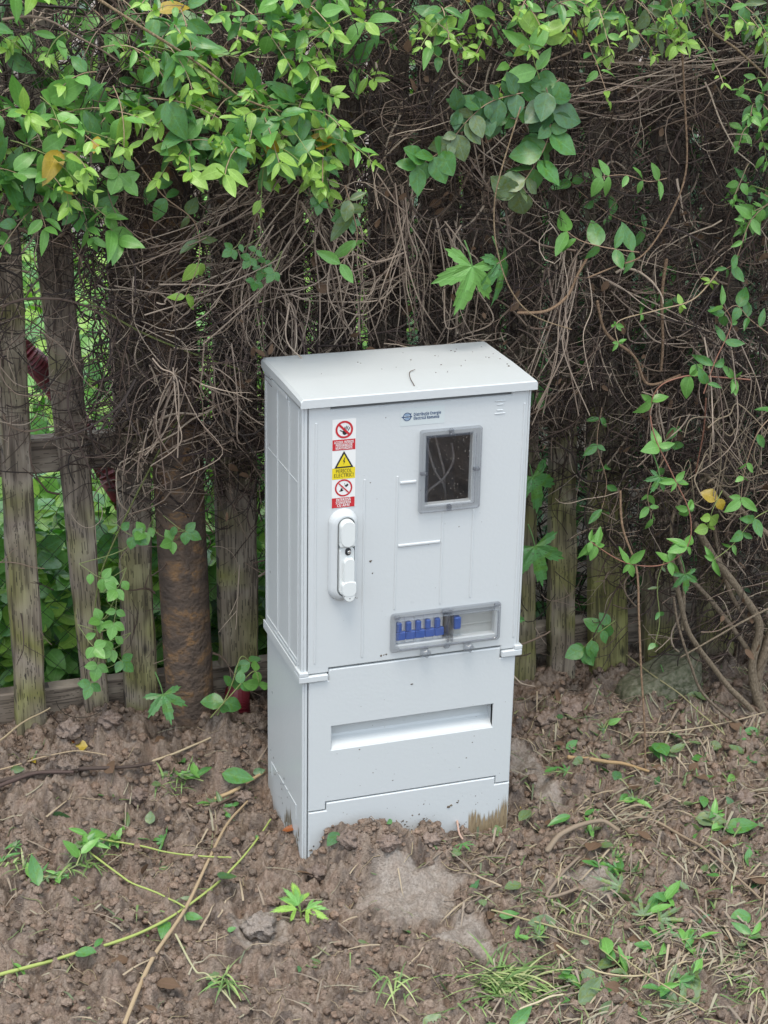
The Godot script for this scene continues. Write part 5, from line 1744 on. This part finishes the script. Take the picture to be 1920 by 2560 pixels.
func build_litter() -> void:
	rng.seed = 404
	# crumbs of soil
	var t := thing("soil_crumbs", Vector3.ZERO, "loose crumbs of brown soil strewn over the mud", "soil")
	t.set_meta("kind", "stuff")
	for v in 4:
		var mm := MultiMesh.new()
		mm.transform_format = MultiMesh.TRANSFORM_3D
		mm.use_colors = true
		var m: StandardMaterial3D = M.soil
		mm.mesh = lump_mesh(v + 1, m)
		mm.instance_count = 7500
		for i in 7500:
			var x := rr(-0.7, 1.35)
			var z := rr(-0.5, 0.9)
			while (x > -0.005 and x < 0.425 and z < 0.006 and z > -0.25) or smooth_mask(x, z) > 0.3 or (r01() > 0.35 + n_soft.get_noise_2d(x * 8.0, z * 8.0)):
				x = rr(-0.7, 1.35); z = rr(-0.5, 0.9)
			var s := 0.0014 + 0.0085 * pow(r01(), 5.0)
			mm.set_instance_transform(i, Transform3D(Basis.from_euler(Vector3(rr(-0.5, 0.5), rr(0, TAU), rr(-0.5, 0.5))).scaled(Vector3(s, s, s) * rr(0.8, 1.2)), Vector3(x, gfull(x, z) + s * 0.1 + rr(-0.003, 0.003), z)))
			mm.set_instance_color(i, Color(0.262, 0.202, 0.158).lerp(Color(0.27, 0.185, 0.135), r01()) * rr(0.65, 1.2))
		var o := MultiMeshInstance3D.new()
		o.multimesh = mm
		o.name = "crumbs"
		o.set_meta("kind", "stuff")
		t.add_child(o, true)
	# single clods
	for e in [[V(155, 1590), 0.022, "lumpy soil clod on the bank beside the greenest footed picket"], [V(150, 1660), 0.020, "flat soil clod below the orange leaf"], [V(300, 1715), 0.022, "upright dry clod by the dark branch"], [V(525, 1740), 0.017, "round clod between the cut twig and the fallen leaves"], [V(695, 1885), 0.020, "clod against the foot of the cabinet corner below the handle"], [V(1605, 1735), 0.024, "large brown clod near the woody vine"], [V(105, 2075), 0.016, "smooth stone like clod beside a fallen green leaf"], [V(560, 2010), 0.026, "pale grey clay lump by the small weed"], [V(240, 1570), 0.020, "crumbly clod on top of the bank under the rose sprays"], [V(1230, 1540), 0.026, "reddish clod below the mossy pickets"], [V(1180, 1560), 0.022, "dark clod close to the cabinet back corner"], [V(840, 1835), 0.018, "muddy clod between two others at the base panel"], [V(930, 1835), 0.016, "smallest muddy clod leaning on the base panel"], [V(760, 1820), 0.020, "tall muddy clod at the handle end of the base panel"]]:
		var p := pg(e[0].x, e[0].y)
		var b := mb()
		var nn := FastNoiseLite.new()
		nn.seed = int(e[0].x); nn.frequency = 1.2; nn.fractal_octaves = 4
		var rings := []
		var cl := Color(0.265, 0.20, 0.165) * rr(0.85, 1.15)
		if "grey" in e[2]: cl = Color(0.33, 0.285, 0.25)
		b.col = cl
		for i in 15:
			var th := PI * clampf(i / 14.0, 0.02, 0.98)
			var ring := []
			for k in 22:
				var a := TAU * k / 22.0
				var d := Vector3(sin(th) * cos(a), -cos(th), -sin(th) * sin(a))
				ring.append(d * e[1] * (1.0 + 0.75 * nn.get_noise_3dv(d * 1.3) + 0.25 * nn.get_noise_3dv(d * 5.0)) * Vector3(1.1, 0.75, 1))
			rings.append(ring)
		b.loft(rings, true)
		var o := put(b, "soil_clod", M.soil)
		o.position = Vector3(p.x, gfull(p.x, p.z) + e[1] * 0.05, p.z)
		meta(o, e[2], "soil clod")
	# dry straw and rootlets, thicker on the right
	var sb := mb(Vector3(0.5, 0, 0.2))
	var k := 0
	while k < 5200:
		var x := rr(-0.62, 1.35)
		var z := rr(-0.38, 0.85)
		if x > -0.01 and x < 0.43 and z < 0.01 and z > -0.25: continue
		var dens := 0.05 + 0.8 * smoothstep(0.20, 0.60, x + z * 0.45) * clampf(0.35 + 2.2 * n_soft.get_noise_2d(x * 5.0 + 3.0, z * 5.0), 0, 1)
		if smooth_mask(x, z) > 0.4: dens *= 0.08
		if r01() > dens: continue
		k += 1
		var a := rr(0, TAU)
		if x > 0.2: a = rng.randfn() * 0.55 + 2.3 + 3.0 * n_soft.get_noise_2d(x * 3.0 - 9.0, z * 3.0)
		var len := rr(0.015, 0.075)
		var l := PackedVector3Array()
		var bend := rng.randfn() * 0.5
		var lift := rr(0.0, 0.010)
		for i in 5:
			var f := i / 4.0 - 0.5
			var q := Vector3(x + cos(a + bend * f) * len * f, 0, z + sin(a + bend * f) * len * f)
			q.y = gfull(q.x, q.z) + 0.0015 + lift * (0.5 + rr(-0.3, 0.3))
			l.append(q)
		sb.col = [Color(0.30, 0.235, 0.15), Color(0.20, 0.15, 0.105), Color(0.13, 0.098, 0.07), Color(0.38, 0.31, 0.19), Color(0.16, 0.125, 0.095)][rng.randi() % 5]
		if k % 5 < 2:      # flat blades of dead grass
			sb.col = [Color(0.24, 0.19, 0.145), Color(0.31, 0.25, 0.17), Color(0.19, 0.15, 0.115), Color(0.27, 0.24, 0.17)][rng.randi() % 4]
			blade(sb, l[0] + Vector3(0, 0.004, 0), l[4] - l[0] + Vector3(0, rr(-0.01, 0.02), 0), len * 1.3, rr(0.0010, 0.0026), 0.6)
			continue
		var r := rr(0.0005, 0.0013)
		sb.tube(l, r, r * 0.7, 3, false)
	var o := put(sb, "dry_straw", M.straw)
	o.position = Vector3(0.5, 0, 0.2)
	meta(o, "dry straw and rootlets trodden into the mud", "straw", "", "stuff")
	# green clippings
	sb = mb(Vector3(0.5, 0, 0.2))
	k = 0
	while k < 1300:
		var x := rr(-0.62, 1.35)
		var z := rr(-0.38, 0.85)
		if x > -0.01 and x < 0.43 and z < 0.01 and z > -0.25: continue
		var dens := 0.04 + 0.55 * smoothstep(0.2, 0.6, x + z * 0.5) + 0.5 * n_soft.get_noise_2d(x * 6.0 + 30.0, z * 6.0)
		if smooth_mask(x, z) > 0.4: dens *= 0.1
		if r01() > dens: continue
		k += 1
		sb.col = [Color(0.10, 0.17, 0.05), Color(0.16, 0.24, 0.08), Color(0.20, 0.21, 0.10), Color(0.12, 0.15, 0.08)][rng.randi() % 4] * rr(0.7, 1.1)
		blade(sb, Vector3(x, gfull(x, z) + rr(0.002, 0.010), z), Vector3(rr(-1, 1), rr(-0.1, 0.3), rr(-1, 1)), rr(0.012, 0.06), rr(0.0008, 0.0022), 0.7)
	o = put(sb, "grass_clippings", M.green)
	o.position = Vector3(0.5, 0, 0.2)
	meta(o, "scattered green grass clippings pressed into the soil", "grass", "", "stuff")
	# torn leaf bits trodden in: too many and too small to count
	var bits := []
	while bits.size() < 620:
		var x := rr(-0.6, 1.3)
		var z := rr(-0.35, 0.85)
		if x > -0.01 and x < 0.43 and z < 0.01 and z > -0.25: continue
		if r01() > 0.12 + 0.7 * smoothstep(0.25, 0.7, x + z * 0.5) or smooth_mask(x, z) > 0.4: continue
		bits.append([Vector3(x, gfull(x, z) + 0.003, z), Vector3(rr(-1, 1), rr(-0.2, 0.3), rr(-1, 1)), Vector3(0, 1, 0.1) + rvec() * 0.8, rr(0.010, 0.042)])
	leaf_mass("leaf_litter", "torn bits of green and brown leaf trodden into the mud", "leaf litter", bits, ["oval_pale", "oval_mid", "round_brown", "oval_brown", "round_pale", "oval_dark"])
	# grass tufts and torn weeds
	for e in [[V(1080, 2140), 150, 0.105, "clump of cut"], [V(480, 2150), 22, 0.05, "thin grass tuft beside the long pale stalk"], [V(1210, 1985), 20, 0.045, "muddy grass wisp below the curved root"], [V(180, 1885), 34, 0.05, "grass blades bundled with wilted shoots at the thin yellowish stalks"], [V(380, 1705), 14, 0.05, "small tuft of green blades below the lobed leaf"], [V(1330, 1870), 14, 0.04, "wilted weed strands near the smooth clay patch"], [V(840, 2140), 16, 0.05, "sparse grass blades below the clay patch"], [V(40, 1880), 16, 0.04, "thin wilted blades near the flattened wilted shoot"], [V(1600, 2150), 16, 0.05, "thin green blades standing beside a torn shoot"]]:
		var p := pg(e[0].x, e[0].y)
		p.y = gfull(p.x, p.z)
		var lbl: String = e[3]
		if lbl.begins_with("clump of cut"): lbl = "largest clump of cut green grass lying on the mud"
		var b := mb(p)
		for q in e[1]:
			b.col = [Color(0.15, 0.25, 0.07), Color(0.24, 0.33, 0.11), Color(0.10, 0.18, 0.05), Color(0.33, 0.36, 0.16)][rng.randi() % 4] * rr(0.8, 1.1)
			var dir := Vector3(rng.randfn() * 0.8 + (0.7 if e[1] == 150 else 0.0), rr(0.1, 0.7), rng.randfn() * 0.6 + 0.3)
			blade(b, p + Vector3(rng.randfn() * e[2] * 0.35, rr(0.002, 0.012), rng.randfn() * e[2] * 0.25), dir, e[2] * rr(0.4, 1.3), rr(0.0010, 0.0026), rr(0.7, 1.6))
		o = put(b, "grass_tuft", M.green)
		o.position = p
		meta(o, lbl, "grass", "grass tufts")
	# the long stalks
	var gcol := Color(0.30, 0.36, 0.10)
	var tan := Color(0.34, 0.25, 0.15)
	stalk("cut_stalk", "long yellow green cut stalk with broad leaves crossing a brown dry stalk", "stalk", [V(-20, 2132), V(150, 2095), V(300, 2035), V(430, 1965), V(520, 1890), V(585, 1800)], 0.0036, 0.0016, gcol,
		[[V(165, 2090), "oval_mid", V(0.35, 0.4), 0.05], [V(205, 2080), "oval_mid", V(0.6, -0.6), 0.03], [V(360, 2000), "oval_mid", V(-0.35, 0.7), 0.04], [V(430, 1960), "oval_pale", V(-0.9, 0.05), 0.062], [V(485, 1910), "oval_dark", V(-0.15, 0.9), 0.075], [V(560, 1840), "oval_mid", V(-0.4, -0.5), 0.022]])
	stalk("cut_stalk", "long brown dry stalk crossing under the green one", "stalk", [V(270, 2240), V(330, 2100), V(400, 1980), V(450, 1880), V(490, 1800), V(540, 1740)], 0.0040, 0.0022, tan, [])
	stalk("cut_stalk", "thin yellowish stalk lying from the wilted bundle to the crossing", "stalk", [V(195, 1870), V(270, 1925), V(340, 1955), V(400, 1985)], 0.0020, 0.0016, gcol, [])
	stalk("cut_stalk", "thin yellowish stalk running from the wilted bundle toward the cabinet", "stalk", [V(215, 1835), V(310, 1850), V(400, 1870), V(500, 1882)], 0.0020, 0.0015, gcol, [])
	stalk("cut_stalk", "pale broken stalk ending in a folded green leaf", "stalk", [V(380, 2050), V(420, 2110), V(450, 2145), V(510, 2215)], 0.0020, 0.0016, Color(0.36, 0.34, 0.2), [[V(450, 2140), "round_mid", V(0.5, 0.5), 0.045], [V(445, 2135), "oval_pale", V(0.6, -0.2), 0.035]])
	stalk("cut_twig", "short pale cut twig lying beside the cabinet's ribbed side", "twig", [V(465, 1745), V(510, 1728), V(545, 1705), V(572, 1680)], 0.0042, 0.0030, Color(0.40, 0.29, 0.16), [])
	stalk("cut_twig", "dark brown stick beside the pale cut twig", "twig", [V(460, 1780), V(520, 1745), V(560, 1725)], 0.0032, 0.0022, Color(0.10, 0.07, 0.05), [])
	stalk("cut_twig", "pale twig slanting down the bank below the pipe", "twig", [V(330, 1665), V(400, 1640), V(455, 1605)], 0.0026, 0.0022, Color(0.42, 0.34, 0.22), [])
	stalk("dark_branch", "dark wet branch lying along the bank below the pickets", "branch", [V(-30, 1725), V(60, 1690), V(150, 1682), V(250, 1690), V(330, 1680)], 0.0055, 0.0030, Color(0.06, 0.042, 0.035), [])
	stalk("dark_branch", "second dark stick lying beside the wet branch", "branch", [V(-30, 1745), V(70, 1705), V(160, 1700)], 0.0045, 0.0030, Color(0.075, 0.05, 0.04), [])
	stalk("thin_twig", "thin straw twig below the greenest footed picket", "twig", [V(-10, 1690), V(80, 1670), V(170, 1645), V(232, 1660)], 0.0018, 0.0012, Color(0.33, 0.25, 0.16), [])
	stalk("thin_twig", "bent straw standing against the greenest footed picket", "twig", [V(0, 1660), V(50, 1610), V(110, 1560)], 0.0022, 0.0014, Color(0.36, 0.28, 0.18), [], 0.03)
	stalk("root", "arched muddy root standing out of the soil", "root", [V(1180, 1870), V(1205, 1850), V(1245, 1820), V(1300, 1812), V(1335, 1825)], 0.0058, 0.0040, Color(0.23, 0.175, 0.125), [], 0.016)
	stalk("root", "muddy root forking down from the arched root", "root", [V(1245, 1940), V(1180, 1960), V(1215, 1915), V(1250, 1880)], 0.0036, 0.0026, Color(0.21, 0.16, 0.115), [])
	stalk("root", "thick orange brown root lying across the bank by the dropping stem", "root", [V(1225, 1660), V(1290, 1665), V(1340, 1675), V(1400, 1690)], 0.0052, 0.0030, Color(0.33, 0.22, 0.11), [])
	stalk("fallen_straw", "long dry stem lying toward the woody vine", "stem", [V(1370, 1785), V(1430, 1800), V(1500, 1840), V(1560, 1900), V(1640, 1960)], 0.0032, 0.0022, Color(0.24, 0.18, 0.12), [])
	stalk("fallen_straw", "thin pale stem lying under the woody vine", "stem", [V(1370, 1600), V(1450, 1610), V(1560, 1580), V(1650, 1560)], 0.0020, 0.0014, Color(0.34, 0.27, 0.18), [])
	stalk("fallen_straw", "thin greenish stem slanting before the stone block", "stem", [V(1320, 1420), V(1400, 1500), V(1480, 1570), V(1560, 1650)], 0.0018, 0.0012, Color(0.30, 0.27, 0.14), [], 0.03)
	stalk("fallen_straw", "pale straw stem lying over the fallen leaves", "stem", [V(1200, 2080), V(1280, 2110), V(1390, 2130), V(1480, 2110)], 0.0018, 0.0014, Color(0.4, 0.33, 0.2), [])
	stalk("fallen_straw", "short white straw beside the largest grass clump", "stem", [V(1120, 2225), V(1180, 2190), V(1215, 2175)], 0.0020, 0.0016, Color(0.45, 0.38, 0.26), [])
	stalk("fallen_straw", "long straw stem running down from the smooth clay", "stem", [V(1060, 2000), V(1180, 2020), V(1300, 2080), V(1400, 2140), V(1520, 2220)], 0.0018, 0.0013, Color(0.3, 0.26, 0.14), [])
	stalk("torn_weed", "pink stemmed weed with a pale green leaf standing before the base panel", "weed", [V(985, 1800), V(990, 1825), V(998, 1845)], 0.0024, 0.0018, Color(0.42, 0.28, 0.22), [[V(998, 1850), "cut_mid", V(0.1, 0.9), 0.035], [V(990, 1850), "round_pale", V(-0.5, 0.6), 0.026]], 0.012)
	# rooted weed with yellow green cut leaves
	var p := pg(650, 1990)
	p.y = gfull(p.x, p.z)
	var wt := thing("young_weed", p, "small yellow green weed with deeply cut leaves growing in the mud", "weed")
	for e in [[Vector3(-0.7, 0.35, 0.2), 0.05], [Vector3(0.0, 0.5, -0.7), 0.05], [Vector3(0.5, 0.2, 0.7), 0.05], [Vector3(-0.3, 0.5, -0.4), 0.042], [Vector3(0.7, 0.25, 0.4), 0.04]]:
		var b := mb(p, Color(0.2, 0.3, 0.07))
		b.tube(PackedVector3Array([p, p + Vector3(0, 0.014, 0), p + Vector3(0, 0.02, 0) + e[0] * 0.012]), 0.0012, 0.0009, 4, false)
		put(b, "stalk", M.twig, wt)
		leaf(wt, "cut_tip", p + Vector3(0, 0.02, 0) + e[0] * 0.012, e[0], Vector3(0, 1, 0.4), e[1])
	# fallen leaves: each its own thing
	var fl := [
		[V(160, 1620), "round_orange", 0.034, "orange brown fallen leaf on the bank"], [V(190, 1630), "round_yellow", 0.032, "yellow brown spotted leaf beside the orange leaf"], [V(78, 1668), "oval_yellow", 0.030, "pale yellow leaf flat on the soil"],
		[V(610, 1822), "oval_orange", 0.026, "small orange leaf by the cabinet's side wall"], [V(480, 1700), "oval_mid", 0.058, "long green leaf lying among torn blades"], [V(470, 1760), "cut_mid", 0.04, "grey green cut leaf below the torn blades"], [V(400, 1665), "oval_mid", 0.045, "green leaf folded upright on the bank"], [V(355, 1830), "cut_mid", 0.04, "torn green leaf alone between the stalks and the dark branch"], [V(150, 2085), "oval_mid", 0.034, "green leaf beside the smooth clod"], [V(30, 2105), "oval_fresh", 0.03, "fresh leaf at the thick end of the long stalk"], [V(60, 1895), "oval_mid", 0.05, "wilted leaf beside the flattened wilted shoot"], [V(85, 1935), "oval_mid", 0.045, "wilted leaf under the heap of green shoots"], [V(240, 1850), "oval_mid", 0.045, "narrow leaf on top of the shoot bundle"], [V(330, 1845), "oval_fresh", 0.03, "small pale leaf on the thin yellowish stalk"],
		[V(1240, 1645), "oval_mid", 0.055, "green leaf beside the thick brown root"], [V(1415, 1620), "round_mid", 0.04, "pair leaf growing by the dropping stem"], [V(1440, 1610), "round_mid", 0.032, "smaller leaf beside the dropping stem"], [V(1290, 1600), "round_mid", 0.035, "green leaf on the bank before the mossy pickets"], [V(1320, 1800), "oval_pale", 0.06, "muddy grey green leaf behind the arched root"], [V(1230, 1790), "oval_mid", 0.04, "small leaf between clay and cabinet"], [V(1120, 1800), "oval_pale", 0.045, "torn pale leaf next to the brushed mud smear"], [V(1040, 1960), "round_pale", 0.018, "tiny round leaf on the clay"], [V(1200, 2010), "oval_pale", 0.045, "muddy leaf below the forked root"], [V(1420, 2010), "cut_mid", 0.055, "green torn leaf among the straw"], [V(1460, 2030), "oval_fresh", 0.05, "fresh green leaf overlapping the torn leaf"], [V(1500, 2120), "oval_pale", 0.07, "broad grey green leaf, largest of the fallen leaves"], [V(1420, 2080), "cut_mid", 0.05, "cut leaf beside the broad grey green leaf"], [V(1290, 2110), "oval_pale", 0.065, "long pale leaf half buried in straw"], [V(1470, 2190), "cut_mid", 0.05, "ragged green leaf beside a ragged shoot"], [V(1180, 2170), "oval_mid", 0.04, "green leaf next to the largest grass clump"], [V(1620, 1990), "round_mid", 0.034, "round green leaf alone near the dry stem"], [V(1640, 1860), "oval_mid", 0.03, "leaf at the end of the dry stem"], [V(1560, 1800), "oval_mid", 0.055, "long leaf below the large brown clod"], [V(1500, 1790), "oval_pale", 0.05, "curled leaf near the large brown clod"], [V(1585, 1690), "oval_fresh", 0.028, "bright leaf just above the large brown clod"], [V(1340, 1930), "cut_mid", 0.05, "wilted cut leaf by the smooth clay patch"], [V(1130, 1760), "oval_yellow", 0.018, "tiny yellow leaf at the cabinet foot"], [V(1640, 1590), "oval_mid", 0.035, "dark leaf in front of the woody stems"], [V(1250, 2180), "oval_pale", 0.055, "drooping pale leaf in the straw"], [V(1100, 2235), "oval_mid", 0.04, "green leaf just beneath the largest grass clump"]]
	for e in fl:
		var q := pg(e[0].x, e[0].y)
		q.y = gfull(q.x, q.z) + 0.007
		var lf := leaf(null, e[1], q, Vector3(rr(-1, 1), rr(-0.1, 0.15), rr(-1, 1)), Vector3(0, 1, 0.35) + rvec() * 0.45, e[2] * 1.25, "fallen_leaf", rr(0.9, 1.1))
		meta(lf, e[3], "leaf", "fallen leaves on the mud")
	# wilted clippings: small heaps of torn shoots
	for e in [[V(185, 1862), 12, 0.05, "heap of wilted green shoots at the start of the two thin yellowish stalks"], [V(110, 1915), 9, 0.045, "flattened wilted shoot beside the heap of green shoots"], [V(385, 1690), 10, 0.05, "torn green shoot standing on the bank under the lobed leaf"], [V(255, 1835), 8, 0.045, "narrow wilted leaves above the thin yellowish stalks"], [V(470, 1762), 6, 0.035, "limp torn shoot under the short pale cut twig"], [V(1420, 1990), 10, 0.05, "wilted green shoot under a green torn leaf"], [V(1485, 2055), 11, 0.052, "heap of torn broad leaves by the broad grey green leaf"], [V(1330, 2105), 9, 0.05, "limp shoot tangled in straw below the clay"], [V(1240, 2150), 9, 0.045, "crushed shoot beside the drooping pale leaf"], [V(1150, 2055), 8, 0.04, "muddy torn shoot above the largest grass clump"], [V(1455, 2150), 9, 0.05, "ragged shoot beside the ragged green leaf"], [V(1335, 1895), 10, 0.042, "drooping wilted weed on the edge of the small clay patch"], [V(1540, 1795), 8, 0.045, "torn shoot just below the large brown clod"], [V(1420, 1645), 7, 0.04, "fresh green seedling at the foot of the dropping stem"], [V(1600, 2060), 8, 0.042, "torn shoot by the thin standing blades"], [V(1270, 1800), 7, 0.045, "limp leaves behind the arched root"], [V(1360, 1745), 7, 0.036, "wilted shoot on the bank beside the dry stem"], [V(1310, 1590), 7, 0.036, "green seedling in front of the stone block"], [V(30, 1860), 8, 0.042, "wilted shoot near the thin wilted blades"], [V(1200, 1690), 6, 0.036, "green shoot between the cabinet and the thick root"]]:
		var c := pg(e[0].x, e[0].y)
		c.y = gfull(c.x, c.z) + 0.006
		var wc := thing("wilted_clipping", c, e[3], "clipping", "torn shoots on the mud")
		var main := Vector3(rr(-1, 1), 0.1, rr(-0.6, 0.6)).normalized()
		var b := mb(c, Color(0.26, 0.30, 0.12))
		b.tube(curve([c - main * e[2], c + Vector3(0, 0.006, 0), c + main * e[2] * 0.8], 5), 0.0014, 0.0009, 5, true)
		put(b, "stem", M.twig, wc)
		for q in e[1]:
			var f := rr(-0.9, 0.8)
			var at: Vector3 = c + main * e[2] * f + Vector3(0, 0.005, 0)
			var kinds := ["oval_mid", "oval_fresh", "oval_pale", "cut_mid", "oval_fresh"]
			leaf(wc, kinds[rng.randi() % 5], at, main * rr(-0.2, 0.9) + Vector3(rr(-1, 1), rr(-0.05, 0.35), rr(-1, 1)) * 0.8, Vector3(0, 1, 0.35) + rvec() * 0.7, e[2] * rr(0.5, 1.05), "leaf", rr(0.6, 1.0))
	# stone block by the right pickets
	var sb2 := mb()
	var A := pz(1315, 1515, -0.36)
	var ring0 := []
	var sp := pz(1420, 1490, -0.36)
	var nn := FastNoiseLite.new()
	nn.seed = 77; nn.frequency = 14.0; nn.fractal_octaves = 4
	var rings := []
	for i in 13:
		var f := i / 12.0
		var ring := []
		for q in 28:
			var an := TAU * q / 28.0
			var e := 0.55
			var cx := signf(cos(an)) * pow(absf(cos(an)), e)
			var cz := signf(sin(an)) * pow(absf(sin(an)), e)
			var shrink := 1.0 - 0.20 * f * f if i < 12 else 0.72
			var v := Vector3(cx * 0.105 * shrink, -0.09 + f * 0.155 + 0.030 * cx * smoothstep(0.3, 1.0, f), -cz * 0.055 * shrink)
			v += Vector3(1, 1, 1) * nn.get_noise_3dv(v + Vector3(3, 0, 0)) * 0.010
			ring.append(v)
		rings.append(ring)
	sb2.loft(rings, true)
	o = put(sb2, "stone_block", M.stone)
	o.position = Vector3(sp.x, sp.y - 0.01, -0.36)
	meta(o, "rough mossy stone block at the foot of the mossy pickets", "stone")
	# twig on the cabinet roof
	var tb := mb()
	var tp := Vector3(0.218, 0.9125, -0.07)
	tb.col = Color(0.12, 0.085, 0.06)
	tb.tube(curve([Vector3(-0.012, -0.0012, 0.055), Vector3(-0.007, 0.0015, 0.02), Vector3(0.003, 0.0025, -0.012), Vector3(0.018, 0.0022, -0.026)], 6), 0.0009, 0.0006, 4, true)
	o = put(tb, "small_twig", M.twig)
	o.position = tp
	meta(o, "small bent dry twig lying on the cabinet roof", "twig")

# ---------------------------------------------------------------- unseen tree, added so that its crown shades the right side
func build_shade_tree() -> void:
	rng.seed = 505
	var t := thing("added_shade_tree", Vector3(2.3, 0.0, -1.9), "unseen leafy tree added beyond the fence to shade the mossy pickets", "tree")
	var b := mb()
	b.col = Color(0.16, 0.12, 0.09)
	b.tube(curve([Vector3(0, -0.1, 0), Vector3(-0.05, 0.9, 0.1), Vector3(-0.2, 1.8, 0.3), Vector3(-0.6, 2.4, 0.8)], 6), 0.09, 0.04, 10, true)
	for e in [Vector3(-1.5, 2.7, 1.5), Vector3(-0.4, 2.9, 1.6), Vector3(0.4, 2.8, 0.6), Vector3(-1.3, 2.8, 0.4)]:
		b.tube(curve([Vector3(-0.2, 1.8, 0.3), (Vector3(-0.2, 1.8, 0.3) + e) * 0.5 + Vector3(0, 0.2, 0), e], 6), 0.035, 0.012, 7, true)
	put(b, "trunk", M.twig, t)
	var mm := MultiMesh.new()
	mm.transform_format = MultiMesh.TRANSFORM_3D
	mm.mesh = LM.oval_mid[0]
	mm.instance_count = 5200
	for i in 5200:
		var d := rvec()
		while d.length() > 1.0: d = rvec()
		var p := Vector3(-0.85, 2.75, 1.35) + d * Vector3(1.15, 0.42, 1.05)
		mm.set_instance_transform(i, Transform3D(leaf_basis(rvec() + Vector3(0, -0.4, 0), Vector3(0, 1, 0) + rvec() * 0.6, rr(0.07, 0.12)), p))
	var o := MultiMeshInstance3D.new()
	o.multimesh = mm
	o.name = "crown"
	o.set_meta("kind", "stuff")
	t.add_child(o, true)

func _ready() -> void:
	axes()
	# ---- camera
	var cam := Camera3D.new()
	cam.name = "camera"
	add_child(cam)
	cam.transform = Transform3D(Basis(RT, UPV, -FW), CAM)
	cam.fov = rad_to_deg(2.0 * atan(1280.0 / FPX))
	cam.near = 0.05
	cam.far = 200.0
	cam.current = true
	# ---- overcast sky, soft weak sun, exposure
	var sky := ProceduralSkyMaterial.new()
	sky.sky_top_color = Color(0.90, 0.95, 1.0)
	sky.sky_horizon_color = Color(0.57, 0.615, 0.67)
	sky.sky_curve = 0.3
	sky.ground_bottom_color = Color(0.3, 0.27, 0.24)
	sky.ground_horizon_color = Color(0.62, 0.64, 0.64)
	sky.energy_multiplier = 1.6
	var env := Environment.new()
	env.background_mode = Environment.BG_SKY
	env.sky = Sky.new()
	env.sky.sky_material = sky
	env.tonemap_mode = Environment.TONE_MAPPER_LINEAR
	env.tonemap_exposure = 1.64
	env.sdfgi_enabled = true
	env.ssao_enabled = true
	env.ssil_enabled = true
	var we := WorldEnvironment.new()
	we.name = "world_environment"
	we.environment = env
	add_child(we)
	var sun := DirectionalLight3D.new()
	sun.name = "sun"
	add_child(sun)
	sun.light_energy = 0.5
	sun.light_angular_distance = 22.0
	sun.light_color = Color(1.0, 0.97, 0.93)
	sun.shadow_enabled = true
	sun.look_at_from_position(Vector3(-0.35, 2.6, 0.75), Vector3.ZERO)
	# ---- noises
	n_soft.seed = 11; n_soft.frequency = 1.0; n_soft.fractal_octaves = 3
	n_mid.seed = 12; n_mid.frequency = 13.0; n_mid.fractal_octaves = 2
	n_cell.seed = 13; n_cell.noise_type = FastNoiseLite.TYPE_CELLULAR; n_cell.frequency = 38.0; n_cell.fractal_octaves = 1
	n_cell.cellular_return_type = FastNoiseLite.RETURN_DISTANCE; n_cell.domain_warp_enabled = true; n_cell.domain_warp_amplitude = 0.012; n_cell.domain_warp_frequency = 30.0
	n_cell2.seed = 14; n_cell2.noise_type = FastNoiseLite.TYPE_CELLULAR; n_cell2.frequency = 95.0; n_cell2.fractal_octaves = 1
	n_cell2.cellular_return_type = FastNoiseLite.RETURN_DISTANCE; n_cell2.domain_warp_enabled = true; n_cell2.domain_warp_amplitude = 0.006; n_cell2.domain_warp_frequency = 60.0
	n_fine.seed = 15; n_fine.frequency = 48.0; n_fine.fractal_octaves = 4
	n_slab.seed = 16; n_slab.noise_type = FastNoiseLite.TYPE_CELLULAR; n_slab.frequency = 22.0; n_slab.fractal_octaves = 1
	n_slab.cellular_return_type = FastNoiseLite.RETURN_CELL_VALUE; n_slab.domain_warp_enabled = true; n_slab.domain_warp_amplitude = 0.02; n_slab.domain_warp_frequency = 25.0
	make_materials()
	make_leaves()
	build_ground()
	build_cabinet()
	build_fence()
	build_pipe()
	build_netting()
	build_conduit()
	build_background()
	build_shade_tree()
	build_tangle()
	build_vines()
	build_litter()
